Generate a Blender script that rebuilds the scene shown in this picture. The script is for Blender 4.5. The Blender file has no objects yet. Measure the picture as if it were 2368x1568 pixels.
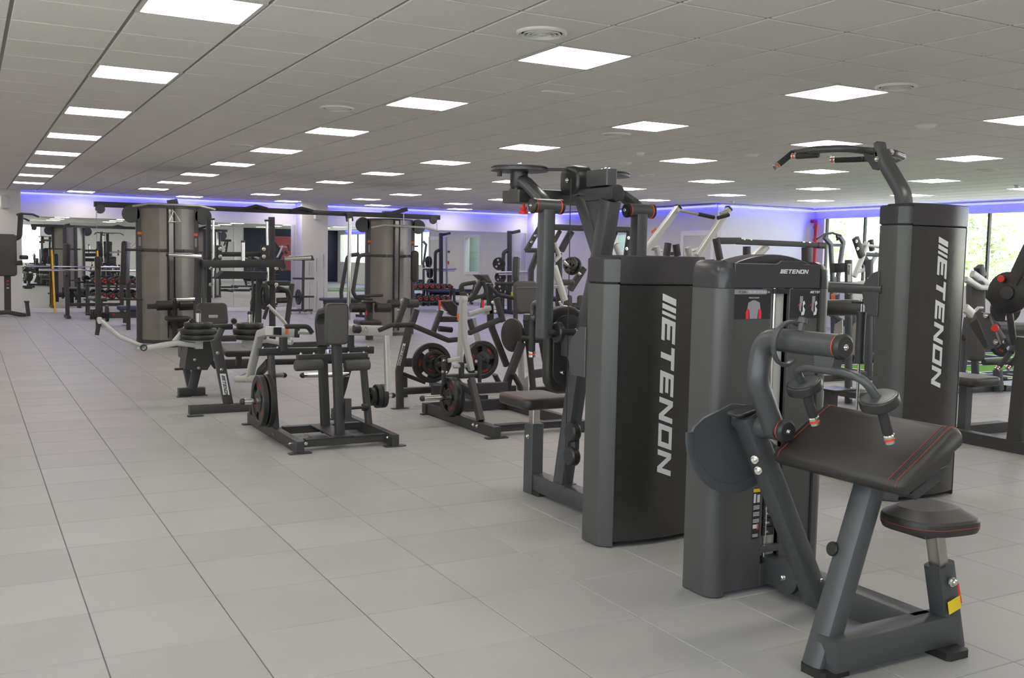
import bpy, math, random
from mathutils import Vector as V, Matrix
random.seed(7)
SC = bpy.context.scene
COL = SC.collection
# ---------------------------------------------------------------- camera
FPX, YAW, PITCH, ROLL, CAMZ = 2301.3, 0.5024, -0.0807, 0.0201, 1.467
CEIL = 2.792
_f = V((math.sin(YAW)*math.cos(PITCH), math.cos(YAW)*math.cos(PITCH), math.sin(PITCH)))
_r0 = V((math.cos(YAW), -math.sin(YAW), 0)); _u0 = _r0.cross(_f)
_r = _r0*math.cos(ROLL) + _u0*math.sin(ROLL)
_u = -_r0*math.sin(ROLL) + _u0*math.cos(ROLL)
CAM = V((0, 0, CAMZ))
cam_d = bpy.data.cameras.new('camera'); cam_o = bpy.data.objects.new('camera', cam_d); COL.objects.link(cam_o)
cam_d.sensor_width = 36.0; cam_d.lens = 36.0*FPX/2368.0; cam_d.clip_start = .05; cam_d.clip_end = 400
cam_o.matrix_world = Matrix(((_r.x, _u.x, -_f.x, 0), (_r.y, _u.y, -_f.y, 0), (_r.z, _u.z, -_f.z, CAMZ), (0, 0, 0, 1)))
SC.camera = cam_o
SC.view_settings.view_transform = 'Standard'; SC.view_settings.look = 'None'
SC.view_settings.gamma = 1.0; SC.view_settings.use_curve_mapping = False
SC.view_settings.exposure = 0.34
SC.cycles.max_bounces = 6; SC.cycles.diffuse_bounces = 3; SC.cycles.glossy_bounces = 3
SC.cycles.transmission_bounces = 2; SC.cycles.transparent_max_bounces = 6
SC.cycles.use_adaptive_sampling = True; SC.cycles.adaptive_threshold = .05
SC.cycles.caustics_reflective = False; SC.cycles.caustics_refractive = False
SC.cycles.sample_clamp_indirect = 6.0
# ---------------------------------------------------------------- sky and sun (daylight outside the window wall)
wd = bpy.data.worlds.new('world'); SC.world = wd; wd.use_nodes = True
_nt = wd.node_tree; _bg = _nt.nodes['Background']
_sky = _nt.nodes.new('ShaderNodeTexSky'); _sky.sky_type = 'HOSEK_WILKIE'
_sky.sun_direction = V((-.45, -.35, .82)).normalized(); _sky.turbidity = 5.0; _sky.ground_albedo = .4
_hs = _nt.nodes.new('ShaderNodeHueSaturation'); _hs.inputs['Saturation'].default_value = .45
_nt.links.new(_sky.outputs[0], _hs.inputs['Color']); _nt.links.new(_hs.outputs[0], _bg.inputs[0]); _bg.inputs[1].default_value = 10.0
sun_d = bpy.data.lights.new('sun', 'SUN'); sun_o = bpy.data.objects.new('sun', sun_d); COL.objects.link(sun_o)
sun_d.energy = 20.0; sun_d.angle = .02; sun_d.color = (1, .96, .88)
sun_o.rotation_euler = V((.55, .15, -.85)).to_track_quat('-Z', 'Y').to_euler()
PANEL_POWER = 10.5      # radiance of the ceiling LED panels
LED_POWER = 20.0        # radiance of the blue strip along the wall tops
# ---------------------------------------------------------------- pixel + known plane -> place in the room (metres)
def _ray(px, py): return _f + _r*((px-1184)/FPX) - _u*((py-784)/FPX)
def ax(px, py, X): d = _ray(px, py); return CAM + d*(X/d.x)
def ay(px, py, Y): d = _ray(px, py); return CAM + d*(Y/d.y)
def az(px, py, Z): d = _ray(px, py); return CAM + d*((Z-CAMZ)/d.z)
def proj(p):
    q = V(p)-CAM; z = q.dot(_f)
    return (1184+FPX*q.dot(_r)/z, 784-FPX*q.dot(_u)/z, z) if z > .05 else None
# ---------------------------------------------------------------- materials
MATS = {}
def mat(name, col, rough=.5, metal=0.0, spec=.5, noise=0, nscale=60, bump=0, bscale=300, alpha=1, emit=None, trans=0, coat=0):
    m = bpy.data.materials.new(name); m.use_nodes = True; nt = m.node_tree; b = nt.nodes['Principled BSDF']
    b.inputs['Base Color'].default_value = (*col, 1); b.inputs['Roughness'].default_value = rough
    b.inputs['Metallic'].default_value = metal; b.inputs['Specular IOR Level'].default_value = spec
    b.inputs['Alpha'].default_value = alpha; b.inputs['Transmission Weight'].default_value = trans
    b.inputs['Coat Weight'].default_value = coat
    if emit:
        b.inputs['Emission Color'].default_value = (*emit[0], 1); b.inputs['Emission Strength'].default_value = emit[1]
    if noise or bump:
        g = nt.nodes.new('ShaderNodeNewGeometry')
    if noise:
        n = nt.nodes.new('ShaderNodeTexNoise'); n.inputs['Scale'].default_value = nscale; n.inputs['Detail'].default_value = 4
        nt.links.new(g.outputs['Position'], n.inputs['Vector'])
        r = nt.nodes.new('ShaderNodeMapRange'); r.inputs[1].default_value = .3; r.inputs[2].default_value = .7
        r.inputs[3].default_value = 1-noise; r.inputs[4].default_value = 1+noise
        nt.links.new(n.outputs[0], r.inputs[0])
        x = nt.nodes.new('ShaderNodeVectorMath'); x.operation = 'SCALE'; x.inputs[0].default_value = col
        nt.links.new(r.outputs[0], x.inputs['Scale']); nt.links.new(x.outputs[0], b.inputs['Base Color'])
    if bump:
        n2 = nt.nodes.new('ShaderNodeTexNoise'); n2.inputs['Scale'].default_value = bscale; n2.inputs['Detail'].default_value = 2
        nt.links.new(g.outputs['Position'], n2.inputs['Vector'])
        bm = nt.nodes.new('ShaderNodeBump'); bm.inputs['Strength'].default_value = bump; bm.inputs['Distance'].default_value = .002
        nt.links.new(n2.outputs[0], bm.inputs['Height']); nt.links.new(bm.outputs[0], b.inputs['Normal'])
    MATS[name] = m; return m
mat('charcoal', (.084, .086, .091), .34, .25, .5, .1, 500, .12, 700)
mat('dark_frame', (.050, .049, .049), .42, .15, .5, .1, 300, .1, 600)
mat('frame_blue_grey', (.085, .09, .10), .4, .3)
mat('shell', (.086, .084, .083), .34, .1, .5, .08, 700, .06, 900)
mat('cap_gloss', (.045, .042, .048), .26, 0, .5, .06, 600)
mat('cover_dark', (.066, .064, .061), .25, .5, .5, .08, 40)
mat('vinyl', (.033, .029, .027), .36, 0, .5, .08, 200, .25, 900)
mat('vinyl_grey', (.085, .080, .078), .55, 0, .4, .1, 200, .2, 900)
mat('vinyl_blue', (.07, .075, .12), .55, 0, .4)
mat('stitch_red', (.42, .06, .03), .6)
mat('ring_orange', (.85, .09, .03), .45)
mat('knob_red', (.75, .03, .015), .4)
mat('chrome', (.78, .77, .74), .14, 1)
mat('steel', (.55, .53, .49), .28, 1)
mat('alu', (.50, .49, .46), .38, .7, .5, .03, 200)
mat('silver_paint', (.56, .555, .53), .38, .35, .5, .04, 100)
mat('rubber', (.022, .021, .021), .42, 0, .5, .15, 120)
mat('grip', (.036, .035, .035), .62, 0, .4, .1, 900, .3, 1500)
mat('plastic_black', (.028, .027, .028), .32)
mat('white_print', (.72, .72, .74), .5)
mat('print_grey', (.30, .29, .33), .5)
mat('print_dark', (.022, .020, .026), .35)
mat('print_red', (.75, .03, .05), .5)
mat('red_text', (.62, .03, .012), .5)
mat('yellow', (.85, .62, .02), .5)
mat('orange_tag', (.85, .16, .03), .5)
mat('wall_white', (.80, .785, .765), .7, 0, .3, .02, 3)
mat('wall_beige', (.72, .70, .665), .7, 0, .3, .02, 3)
mat('wall_cyan', (.62, .80, .84), .6)
mat('wall_navy', (.035, .04, .06), .7, 0, .3)
mat('trim_white', (.86, .86, .85), .5)
mat('door_white', (.66, .65, .63), .45)
mat('mirror', (.84, .87, .84), .004, 1)
mat('shroud', (.26, .235, .215), .3, .15, .5, .05, 6)
mat('shroud_trim', (.075, .073, .073), .4, .2)
mat('speaker_white', (.66, .65, .62), .5)
mat('vent', (.80, .79, .77), .45)
mat('vent_dark', (.03, .03, .03), .6)
mat('pipe_red', (.50, .025, .02), .4)
mat('mullion', (.05, .05, .055), .4, .5)
mat('turf_green', (.13, .36, .035), .85, 0, .2, .3, 300, .5, 500)
mat('turf_black', (.025, .026, .035), .85, 0, .2, .2, 300, .5, 500)
mat('turf_white', (.8, .8, .8), .8)
mat('led_panel', (.9, .9, .88), .5, emit=((1.0, .935, .865), PANEL_POWER))
mat('led_strip', (.3, .35, .9), .5, emit=((.022, .022, 1.0), LED_POWER))
mat('grid_metal', (.22, .21, .20), .5)
mat('panel_frame', (.62, .60, .56), .4)
mat('leaf', (.40, .47, .27), .7, 0, .2, .45, 2)
mat('bark', (.12, .08, .05), .9)
mat('hill', (.62, .62, .55), .9, 0, .1, .35, .6)
mat('paving', (.45, .45, .45), .8)
mat('mural_red', (.30, .06, .075), .6)
mat('mat_white', (.75, .75, .75), .5)
mat('yellow_band', (.85, .50, .02), .5)
mat('glow_blue', (.10, .22, .7), .4)

def glass_mat():
    m = bpy.data.materials.new('window_glass'); m.use_nodes = True; nt = m.node_tree
    for n in list(nt.nodes): nt.nodes.remove(n)
    o = nt.nodes.new('ShaderNodeOutputMaterial'); t = nt.nodes.new('ShaderNodeBsdfTransparent'); t.inputs[0].default_value = (.93, .97, .95, 1)
    g = nt.nodes.new('ShaderNodeBsdfGlossy'); g.inputs['Roughness'].default_value = .02
    l = nt.nodes.new('ShaderNodeLayerWeight'); p5 = nt.nodes.new('ShaderNodeMath'); p5.operation = 'POWER'; p5.inputs[1].default_value = 5
    f = nt.nodes.new('ShaderNodeMapRange'); f.inputs[3].default_value = .03; f.inputs[4].default_value = .8
    nt.links.new(l.outputs['Facing'], p5.inputs[0]); nt.links.new(p5.outputs[0], f.inputs[0])
    x = nt.nodes.new('ShaderNodeMixShader')
    nt.links.new(f.outputs[0], x.inputs[0]); nt.links.new(t.outputs[0], x.inputs[1]); nt.links.new(g.outputs[0], x.inputs[2])
    nt.links.new(x.outputs[0], o.inputs[0]); MATS['window_glass'] = m
glass_mat()
def tile_mat(name, base, size, ox, oy, var, rough, speck, sscale, bump, big=0.0):
    """a colour of its own for every tile (chosen by its place in the grid) + fleck"""
    m = mat(name, base, rough, 0, .35, 0, 0, bump, sscale); nt = m.node_tree; b = nt.nodes['Principled BSDF']
    g = nt.nodes.new('ShaderNodeNewGeometry')
    a = nt.nodes.new('ShaderNodeVectorMath'); a.operation = 'MULTIPLY_ADD'
    a.inputs[1].default_value = (1/size, 1/size, 0); a.inputs[2].default_value = (-ox/size, -oy/size, 0)
    nt.links.new(g.outputs['Position'], a.inputs[0])
    fl = nt.nodes.new('ShaderNodeVectorMath'); fl.operation = 'FLOOR'; nt.links.new(a.outputs[0], fl.inputs[0])
    w = nt.nodes.new('ShaderNodeTexWhiteNoise'); w.noise_dimensions = '2D'; nt.links.new(fl.outputs[0], w.inputs['Vector'])
    r = nt.nodes.new('ShaderNodeMapRange'); r.inputs[3].default_value = 1-var; r.inputs[4].default_value = 1+var
    nt.links.new(w.outputs['Value'], r.inputs[0])
    n = nt.nodes.new('ShaderNodeTexNoise'); n.inputs['Scale'].default_value = sscale; n.inputs['Detail'].default_value = 3
    nt.links.new(g.outputs['Position'], n.inputs['Vector'])
    r2 = nt.nodes.new('ShaderNodeMapRange'); r2.inputs[1].default_value = .35; r2.inputs[2].default_value = .75
    r2.inputs[3].default_value = 1-speck*.5; r2.inputs[4].default_value = 1+speck
    nt.links.new(n.outputs[0], r2.inputs[0])
    mm = nt.nodes.new('ShaderNodeMath'); mm.operation = 'MULTIPLY'; nt.links.new(r.outputs[0], mm.inputs[0]); nt.links.new(r2.outputs[0], mm.inputs[1])
    if big:
        n3 = nt.nodes.new('ShaderNodeTexNoise'); n3.inputs['Scale'].default_value = 2.2; n3.inputs['Detail'].default_value = 5
        nt.links.new(g.outputs['Position'], n3.inputs['Vector'])
        r3 = nt.nodes.new('ShaderNodeMapRange'); r3.inputs[1].default_value = .3; r3.inputs[2].default_value = .7
        r3.inputs[3].default_value = 1-big; r3.inputs[4].default_value = 1+big
        nt.links.new(n3.outputs[0], r3.inputs[0])
        m3 = nt.nodes.new('ShaderNodeMath'); m3.operation = 'MULTIPLY'
        nt.links.new(mm.outputs[0], m3.inputs[0]); nt.links.new(r3.outputs[0], m3.inputs[1]); mm = m3
    s = nt.nodes.new('ShaderNodeVectorMath'); s.operation = 'SCALE'; s.inputs[0].default_value = base
    nt.links.new(mm.outputs[0], s.inputs['Scale']); nt.links.new(s.outputs[0], b.inputs['Base Color'])
    return m
tile_mat('floor_tile', (.365, .358, .350), .5, .409, .257, .045, .48, .10, 220, .10, .04)
mat('floor_joint', (.20, .21, .24), .8)
tile_mat('ceiling_tile', (.77, .75, .725), .6, 3.25, 5.393, .015, .85, .10, 110, .35)

# ---------------------------------------------------------------- mesh builder
def rrect(w, h, r, n=3):
    r = min(r, w*.49, h*.49); out = []
    for cx, cy, a0 in ((w/2-r, h/2-r, 0), (-w/2+r, h/2-r, 90), (-w/2+r, -h/2+r, 180), (w/2-r, -h/2+r, 270)):
        for i in range(n+1):
            a = math.radians(a0+90*i/n); out.append((cx+r*math.cos(a), cy+r*math.sin(a)))
    return out
def circ(r, n=12): return [(r*math.cos(2*math.pi*i/n), r*math.sin(2*math.pi*i/n)) for i in range(n)]
def perp(d):
    d = V(d).normalized(); a = V((0, 0, 1)) if abs(d.z) < .9 else V((1, 0, 0))
    s = d.cross(a).normalized(); return s, s.cross(d)
def fillet(path, r, n=5):
    P = [V(p) for p in path]; out = [P[0]]
    for i in range(1, len(P)-1):
        a = (P[i-1]-P[i]); b = (P[i+1]-P[i]); la, lb = a.length, b.length; a.normalize(); b.normalize()
        ang = a.angle(b)
        if ang > 3.05: out.append(P[i]); continue
        d = min(r/math.tan(ang/2), la*.49, lb*.49)
        p, q = P[i]+a*d, P[i]+b*d
        for k in range(n+1):
            t = k/n; out.append(p*(1-t)**2 + P[i]*2*t*(1-t) + q*t*t)
    out.append(P[-1]); return out
class MB:
    def __init__(s): s.v = []; s.f = []
    def add(s, vs, fs):
        o = len(s.v); s.v += [tuple(x) for x in vs]; s.f += [tuple(i+o for i in f) for f in fs]; return s
    def sweep(s, path, sec, up=None):
        P = [V(p) for p in path]; D = [(P[i+1]-P[i]).normalized() for i in range(len(P)-1)]
        if up is None: sd, uv = perp(D[0])
        else:
            sd = D[0].cross(V(up))
            if sd.length < 1e-4: sd, _ = perp(D[0])
            sd.normalize(); uv = sd.cross(D[0])
        n = len(sec); vs = []
        for i, p in enumerate(P):
            if 0 < i < len(D):
                q = D[i-1].rotation_difference(D[i]); nrm = (D[i-1]+D[i])
                nrm = nrm.normalized() if nrm.length > 1e-5 else D[i]
                d = D[i-1]
            else: q = None; nrm = D[min(i, len(D)-1)]; d = nrm
            for a, b in sec:
                o = sd*a + uv*b
                dn = d.dot(nrm)
                vs.append(p + o - d*(o.dot(nrm)/dn if abs(dn) > .2 else 0))
            if q: sd = q @ sd; uv = q @ uv
        m = len(P)
        fs = [(i*n+j, i*n+(j+1) % n, (i+1)*n+(j+1) % n, (i+1)*n+j) for i in range(m-1) for j in range(n)]
        fs += [tuple(range(n-1, -1, -1)), tuple((m-1)*n+j for j in range(n))]
        return s.add(vs, fs)
    def beam(s, path, w, h, up=(0, 0, 1), r=.006): return s.sweep(path, rrect(w, h, r, 2), up)
    def tube(s, path, r, n=12, fl=0): return s.sweep(fillet(path, fl) if fl else path, circ(r, n))
    def box(s, x0, x1, y0, y1, z0, z1, r=.004):
        return s.sweep([((x0+x1)/2, (y0+y1)/2, z0), ((x0+x1)/2, (y0+y1)/2, z1)], rrect(x1-x0, y1-y0, r, 1), (0, 1, 0))
    def lathe(s, p, axis, prof, n=20):
        p = V(p); a = V(axis).normalized(); u, w = perp(a); vs = []
        for t, r in prof:
            for i in range(n):
                th = 2*math.pi*i/n; vs.append(p + a*t + (u*math.cos(th)+w*math.sin(th))*max(r, 1e-4))
        m = len(prof)
        fs = [(i*n+j, (i+1)*n+j, (i+1)*n+(j+1) % n, i*n+(j+1) % n) for i in range(m-1) for j in range(n)]
        fs += [tuple(range(n)), tuple((m-1)*n+j for j in range(n-1, -1, -1))]
        return s.add(vs, fs)
    def ring(s, p, axis, prof, n=20):     # closed profile, no caps
        p = V(p); a = V(axis).normalized(); u, w = perp(a); vs = []
        for t, r in prof:
            for i in range(n):
                th = 2*math.pi*i/n; vs.append(p + a*t + (u*math.cos(th)+w*math.sin(th))*r)
        m = len(prof)
        return s.add(vs, [(i*n+j, ((i+1) % m)*n+j, ((i+1) % m)*n+(j+1) % n, i*n+(j+1) % n) for i in range(m) for j in range(n)])
    def slab(s, pts, nrm, t, bev=0.0):    # planar outline pushed along nrm by t
        P = [V(p) for p in pts]; nv = V(nrm).normalized(); n = len(P)
        c = sum(P, V())/n
        def inset(d):
            out = []
            for i in range(n):
                a = (P[i]-P[i-1]).normalized(); b = (P[(i+1) % n]-P[i]).normalized()
                na = nv.cross(a); nb = nv.cross(b); k = (na+nb); L = max(.3, (1+na.dot(nb)))
                out.append(P[i] + k*(d/L))
            return out
        area = sum(((P[i]-c).cross(P[(i+1) % n]-c)).dot(nv) for i in range(n)); sg = 1 if area > 0 else -1
        if bev:
            rings = [inset(sg*bev), [p+nv*bev for p in P], [p+nv*(t-bev) for p in P], [p+nv*t for p in inset(sg*bev)]]
        else: rings = [P, [p+nv*t for p in P]]
        vs = [p for r in rings for p in r]; m = len(rings)
        fs = [(i*n+j, i*n+(j+1) % n, (i+1)*n+(j+1) % n, (i+1)*n+j) for i in range(m-1) for j in range(n)]
        fs += [tuple(range(n-1, -1, -1)), tuple((m-1)*n+j for j in range(n))]
        return s.add(vs, fs)
    def pad(s, c, ux, uy, w, h, t, rad=.03, soft=.015, ut=None):   # cushion: face in ux,uy, thickness both ways
        c = V(c); ux = V(ux).normalized(); uy = V(uy); uy = (uy-ux*uy.dot(ux)).normalized(); nz = V(ut) if ut else ux.cross(uy)
        soft = min(soft, t*.49); vs = []; N = 0; k = 4; rings = []
        for i in range(k+1):
            a = math.pi/2*i/k; rings.append((-t/2+soft*(1-math.sin(a)), soft*(1-math.cos(a))))
        prof = [(z, o) for z, o in [(-t/2+soft*(1-math.sin(math.pi/2*(1-i/k))), soft*(1-math.cos(math.pi/2*(1-i/k)))) for i in range(k+1)]]
        prof = prof + [(-z, o) for z, o in reversed(prof)]
        for z, o in prof:
            sec = rrect(w-2*o, h-2*o, max(rad-o, .004), 4); N = len(sec)
            vs += [c+ux*a+uy*b+nz*z for a, b in sec]
        m = len(prof)
        fs = [(i*N+j, i*N+(j+1) % N, (i+1)*N+(j+1) % N, (i+1)*N+j) for i in range(m-1) for j in range(N)]
        fs += [tuple(range(N-1, -1, -1)), tuple((m-1)*N+j for j in range(N))]
        return s.add(vs, fs)
def mesh(name, mb, mt, ang=35):
    me = bpy.data.meshes.new(name); me.from_pydata(mb.v, [], mb.f)
    me.materials.append(MATS[mt]); me.validate(); me.update()
    import bmesh
    b = bmesh.new(); b.from_mesh(me); bmesh.ops.recalc_face_normals(b, faces=b.faces); b.to_mesh(me); b.free()
    me.polygons.foreach_set('use_smooth', [True]*len(me.polygons)); me.set_sharp_from_angle(angle=math.radians(ang))
    return me
def obj(name, data, parent=None, loc=None):
    o = bpy.data.objects.new(name, data); COL.objects.link(o)
    if parent: o.parent = parent
    if loc is not None: o.location = loc
    return o
def base(o):
    b = V((0, 0, 0))
    while o: b = b + o.location; o = o.parent
    return b
def part(name, mb, mt, parent, label=None, ang=35):
    """a mesh given in room coordinates, hung under its thing"""
    b = base(parent)
    if b.length: mb.v = [(x-b.x, y-b.y, z-b.z) for x, y, z in mb.v]
    o = obj(name, mesh(name, mb, mt, ang), parent)
    if label: o['label'] = label
    return o
def tag(o, label, cat, group=None):
    o['label'] = label; o['category'] = cat
    if group: o['group'] = group
    return o
def thing(name, label, cat, loc, group=None):
    o = obj(name, None, None, loc); o.empty_display_size = .1; return tag(o, label, cat, group)
def solo(name, mb, mt, label, cat, group=None, loc=None, ang=35):
    c = V(loc) if loc is not None else V((sum(v[0] for v in mb.v)/len(mb.v), sum(v[1] for v in mb.v)/len(mb.v), min(v[2] for v in mb.v)))
    mb.v = [(x-c.x, y-c.y, z-c.z) for x, y, z in mb.v]
    return tag(obj(name, mesh(name, mb, mt, ang), None, c), label, cat, group)
def struct(name, mb, mt, parent=None, ang=35):
    o = obj(name, mesh(name, mb, mt, ang), parent)
    if not parent: o['kind'] = 'structure'
    return o
def B(path, w, h, up=(0, 0, 1), r=.006): return MB().beam(path, w, h, up, r)
def T(path, r, fl=0, n=12): return MB().tube(path, r, n, fl)
_bolt = None
def bolt(p, axis, parent, s=1.0):
    global _bolt
    if not _bolt:
        _bolt = mesh('bolt', MB().lathe((0, 0, 0), (0, 0, 1), [(0, .014), (.004, .014), (.004, .009), (.011, .009), (.014, .006)], 10), 'chrome')
    o = obj('bolt', _bolt, parent, V(p)-base(parent)); o.rotation_euler = V(axis).to_track_quat('Z', 'Y').to_euler(); o.scale = (s, s, s)
    return o
def bolts(pts, axis, parent, s=1.0):
    for p in pts: bolt(p, axis, parent, s)
def endcap(p, axis, parent, r=.03, ring='ring_orange', square=True):
    """orange ring and black bolted plug on the end of a tube, axis pointing out"""
    p = V(p); a = V(axis).normalized()
    part('end_ring', MB().lathe(p, a, [(-.001, r*1.02), (.006, r*1.06), (.006, r*1.02)], 20), ring, parent)
    part('end_plug', MB().lathe(p+a*.005, a, [(0, r*1.08), (.014, r*1.08), (.022, r*.85), (.022, r*.25)], 20), 'plastic_black', parent)
    bolt(p+a*.026, a, parent, .8)
def grip(p, q, parent, r=.017, end='chrome'):
    p = V(p); q = V(q); d = (q-p).normalized(); L = (q-p).length
    part('grip', MB().lathe(p, d, [(0, r), (.004, r*1.1), (L-.004, r*1.1), (L, r)], 14), 'grip', parent)
    part('grip_end', MB().lathe(q, d, [(0, r*1.02), (.004, r*1.25), (.012, r*1.25), (.014, r*.9), (.022, r*.9), (.022, r*1.2), (.032, r*1.2), (.036, r*.9)], 14), end, parent)
    part('grip_band', MB().lathe(q+d*.013, d, [(0, r*1.06), (.009, r*1.06)], 14), 'ring_orange', parent)
# ---------------------------------------------------------------- lettering
_L = {'E': [[(0, 0), (.24, 0), (.24, 1), (0, 1)], [(.24, 0), (1, 0), (1, .22), (.24, .22)], [(.24, .39), (.9, .39), (.9, .61), (.24, .61)], [(.24, .78), (1, .78), (1, 1), (.24, 1)]],
      'T': [[(.36, 0), (.62, 0), (.62, .76), (.36, .76)], [(0, .76), (1, .76), (1, 1), (0, 1)]],
      'N': [[(0, 0), (.24, 0), (.24, 1), (0, 1)], [(.78, 0), (1.02, 0), (1.02, 1), (.78, 1)], [(.24, 1), (.24, .68), (.78, 0), (.78, .32)]],
      'O': [[(0, 0), (.24, 0), (.24, 1), (0, 1)], [(.78, 0), (1.02, 0), (1.02, 1), (.78, 1)], [(.24, 0), (.78, 0), (.78, .22), (.24, .22)], [(.24, .78), (.78, .78), (.78, 1), (.24, 1)]],
      'A': [[(0, 0), (.24, 0), (.24, 1), (0, 1)], [(.74, 0), (.98, 0), (.98, 1), (.74, 1)], [(.24, .78), (.74, .78), (.74, 1), (.24, 1)], [(.24, .3), (.74, .3), (.74, .5), (.24, .5)]],
      'F': [[(0, 0), (.24, 0), (.24, 1), (0, 1)], [(.24, .4), (.85, .4), (.85, .62), (.24, .62)], [(.24, .78), (.95, .78), (.95, 1), (.24, 1)]],
      'W': [[(0, 0), (.2, 0), (.2, 1), (0, 1)], [(.45, 0), (.65, 0), (.65, .7), (.45, .7)], [(.9, 0), (1.1, 0), (1.1, 1), (.9, 1)], [(.2, 0), (.45, 0), (.45, .22), (.2, .22)], [(.65, 0), (.9, 0), (.9, .22), (.65, .22)]]}
def logo(o, xd, yd, h, mt, parent, word='ETENON', slashes=True, t=.0015, off=None, wx=1.12, shear=.36, gap=.16, name='lettering'):
    """block-italic wordmark; o = lower left of the line, xd = reading direction, yd = letter up"""
    o = V(o); xd = V(xd).normalized(); yd = V(yd).normalized(); nz = xd.cross(yd); mb = MB(); x = 0
    def poly(pts):
        P = [o+xd*((a*wx+b*shear)*h)+yd*(b*h) for a, b in pts]
        if off: P = [off(p) for p in P]
        mb.slab(P, nz, t)
    if slashes:
        for w in (.30, .22, .15):
            poly([(x, 0), (x+w, 0), (x+w, 1), (x, 1)]); x += w+.11
        x += .02
    for c in word:
        for q in _L[c]: poly([(x+a, b) for a, b in q])
        x += {'W': 1.1, 'A': .98, 'F': .95}.get(c, 1.02)+gap
    return part(name, mb, mt, parent), x*wx*h
_tc = {}
def text(s, size, o, xd, yd, mt, parent, name='lettering', t=.0012, align='LEFT'):
    cu = bpy.data.curves.new('t', 'FONT'); cu.body = s; cu.size = size; cu.align_x = align; cu.extrude = t/2
    ob = bpy.data.objects.new('t', cu); COL.objects.link(ob)
    me = bpy.data.meshes.new_from_object(ob); bpy.data.objects.remove(ob); bpy.data.curves.remove(cu)
    xd = V(xd).normalized(); yd = V(yd).normalized(); nz = xd.cross(yd); o = V(o)-base(parent)
    for v in me.vertices: v.co = o + xd*v.co.x + yd*v.co.y + nz*(v.co.z+t/2)
    me.materials.clear(); me.materials.append(MATS[mt]); me.name = name
    return obj(name, me, parent)
ORD = ['first', 'second', 'third', 'fourth', 'fifth', 'sixth', 'seventh', 'eighth', 'ninth', 'tenth', 'eleventh', 'twelfth', 'thirteenth', 'fourteenth', 'fifteenth']
# ================================================================ ROOM
YB, XS, YN, XW, YR, XL = 25.6, 14.9, 17.6, 17.9, -1.5, -3.0     # back wall, side wall, notch wall, window wall, rear, left
def boxp(name, mt, *a, parent=None): return struct(name, MB().box(*a, .0005), mt, parent)
floor = struct('floor', MB().box(XL, XW, YR, YB, -.06, -.006, .0005), 'floor_joint')
ceiling = struct('ceiling', MB().box(XL, XW, YR, YB, CEIL+.009, CEIL+.06, .0005), 'grid_metal')
def in_room(x, y): return XL < x < XW and YR < y < YB and not (x > XS-.05 and y > YN-.05)
def lay(parent, name, size, gap, ox, oy, z0, z1, mt, lo, skip=()):
    """tiles one by one: the 300 that show largest as parts, the others joined"""
    cells = []
    i0, i1 = math.floor((XL-ox)/size), math.ceil((XW-ox)/size); j0, j1 = math.floor((YR-oy)/size), math.ceil((YB-oy)/size)
    for i in range(i0, i1+1):
        for j in range(j0, j1+1):
            if (i, j) in skip: continue
            cx, cy = ox+(i+.5)*size, oy+(j+.5)*size
            h = size/2-gap/2
            x0, x1, y0, y1 = max(cx-h, XL), min(cx+h, XW), max(cy-h, YR), min(cy+h, YB)
            if x1-x0 < .03 or y1-y0 < .03 or not in_room((x0+x1)/2, (y0+y1)/2): continue
            q = [proj((x, y, lo)) for x, y in ((x0, y0), (x1, y0), (x1, y1), (x0, y1))]
            a = 0
            if all(q):
                if any(-30 < p[0] < 2400 and -30 < p[1] < 1600 for p in q):
                    a = abs(sum(q[k][0]*q[(k+1) % 4][1]-q[(k+1) % 4][0]*q[k][1] for k in range(4)))/2
            cells.append((a, cx, cy, x0, x1, y0, y1))
    cells.sort(reverse=True)
    full = None; rest = MB()
    e = .003
    def shape(mb, x0, x1, y0, y1):
        if lo == z1: zi, zo = z0, z1      # floor: chamfer on top
        else: zi, zo = z1, z0
        zc = zo + (-e if zo > zi else e)
        vs = [(x0, y0, zi), (x1, y0, zi), (x1, y1, zi), (x0, y1, zi), (x0, y0, zc), (x1, y0, zc), (x1, y1, zc), (x0, y1, zc),
              (x0+e, y0+e, zo), (x1-e, y0+e, zo), (x1-e, y1-e, zo), (x0+e, y1-e, zo)]
        fs = [(k, (k+1) % 4, 4+(k+1) % 4, 4+k) for k in range(4)]+[(4+k, 4+(k+1) % 4, 8+(k+1) % 4, 8+k) for k in range(4)]+[(8, 9, 10, 11)]
        mb.add(vs, fs)
    for k, (a, cx, cy, x0, x1, y0, y1) in enumerate(cells):
        whole = abs(x1-x0-(size-gap)) < 1e-6 and abs(y1-y0-(size-gap)) < 1e-6
        if k < 300 and a > 0 and whole:
            if not full:
                mb = MB(); shape(mb, -(size-gap)/2, (size-gap)/2, -(size-gap)/2, (size-gap)/2); full = mesh(name, mb, mt)
            obj(name, full, parent, (cx, cy, 0))
        else: shape(rest, x0, x1, y0, y1)
    o = obj(name+'_field', mesh(name+'_field', rest, mt), parent); o['kind'] = 'stuff'
FX, FY = .409, .257
lay(floor, 'floor_tile', .5, .0035, FX, FY, -.006, 0.0, 'floor_tile', 0.0)
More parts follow.
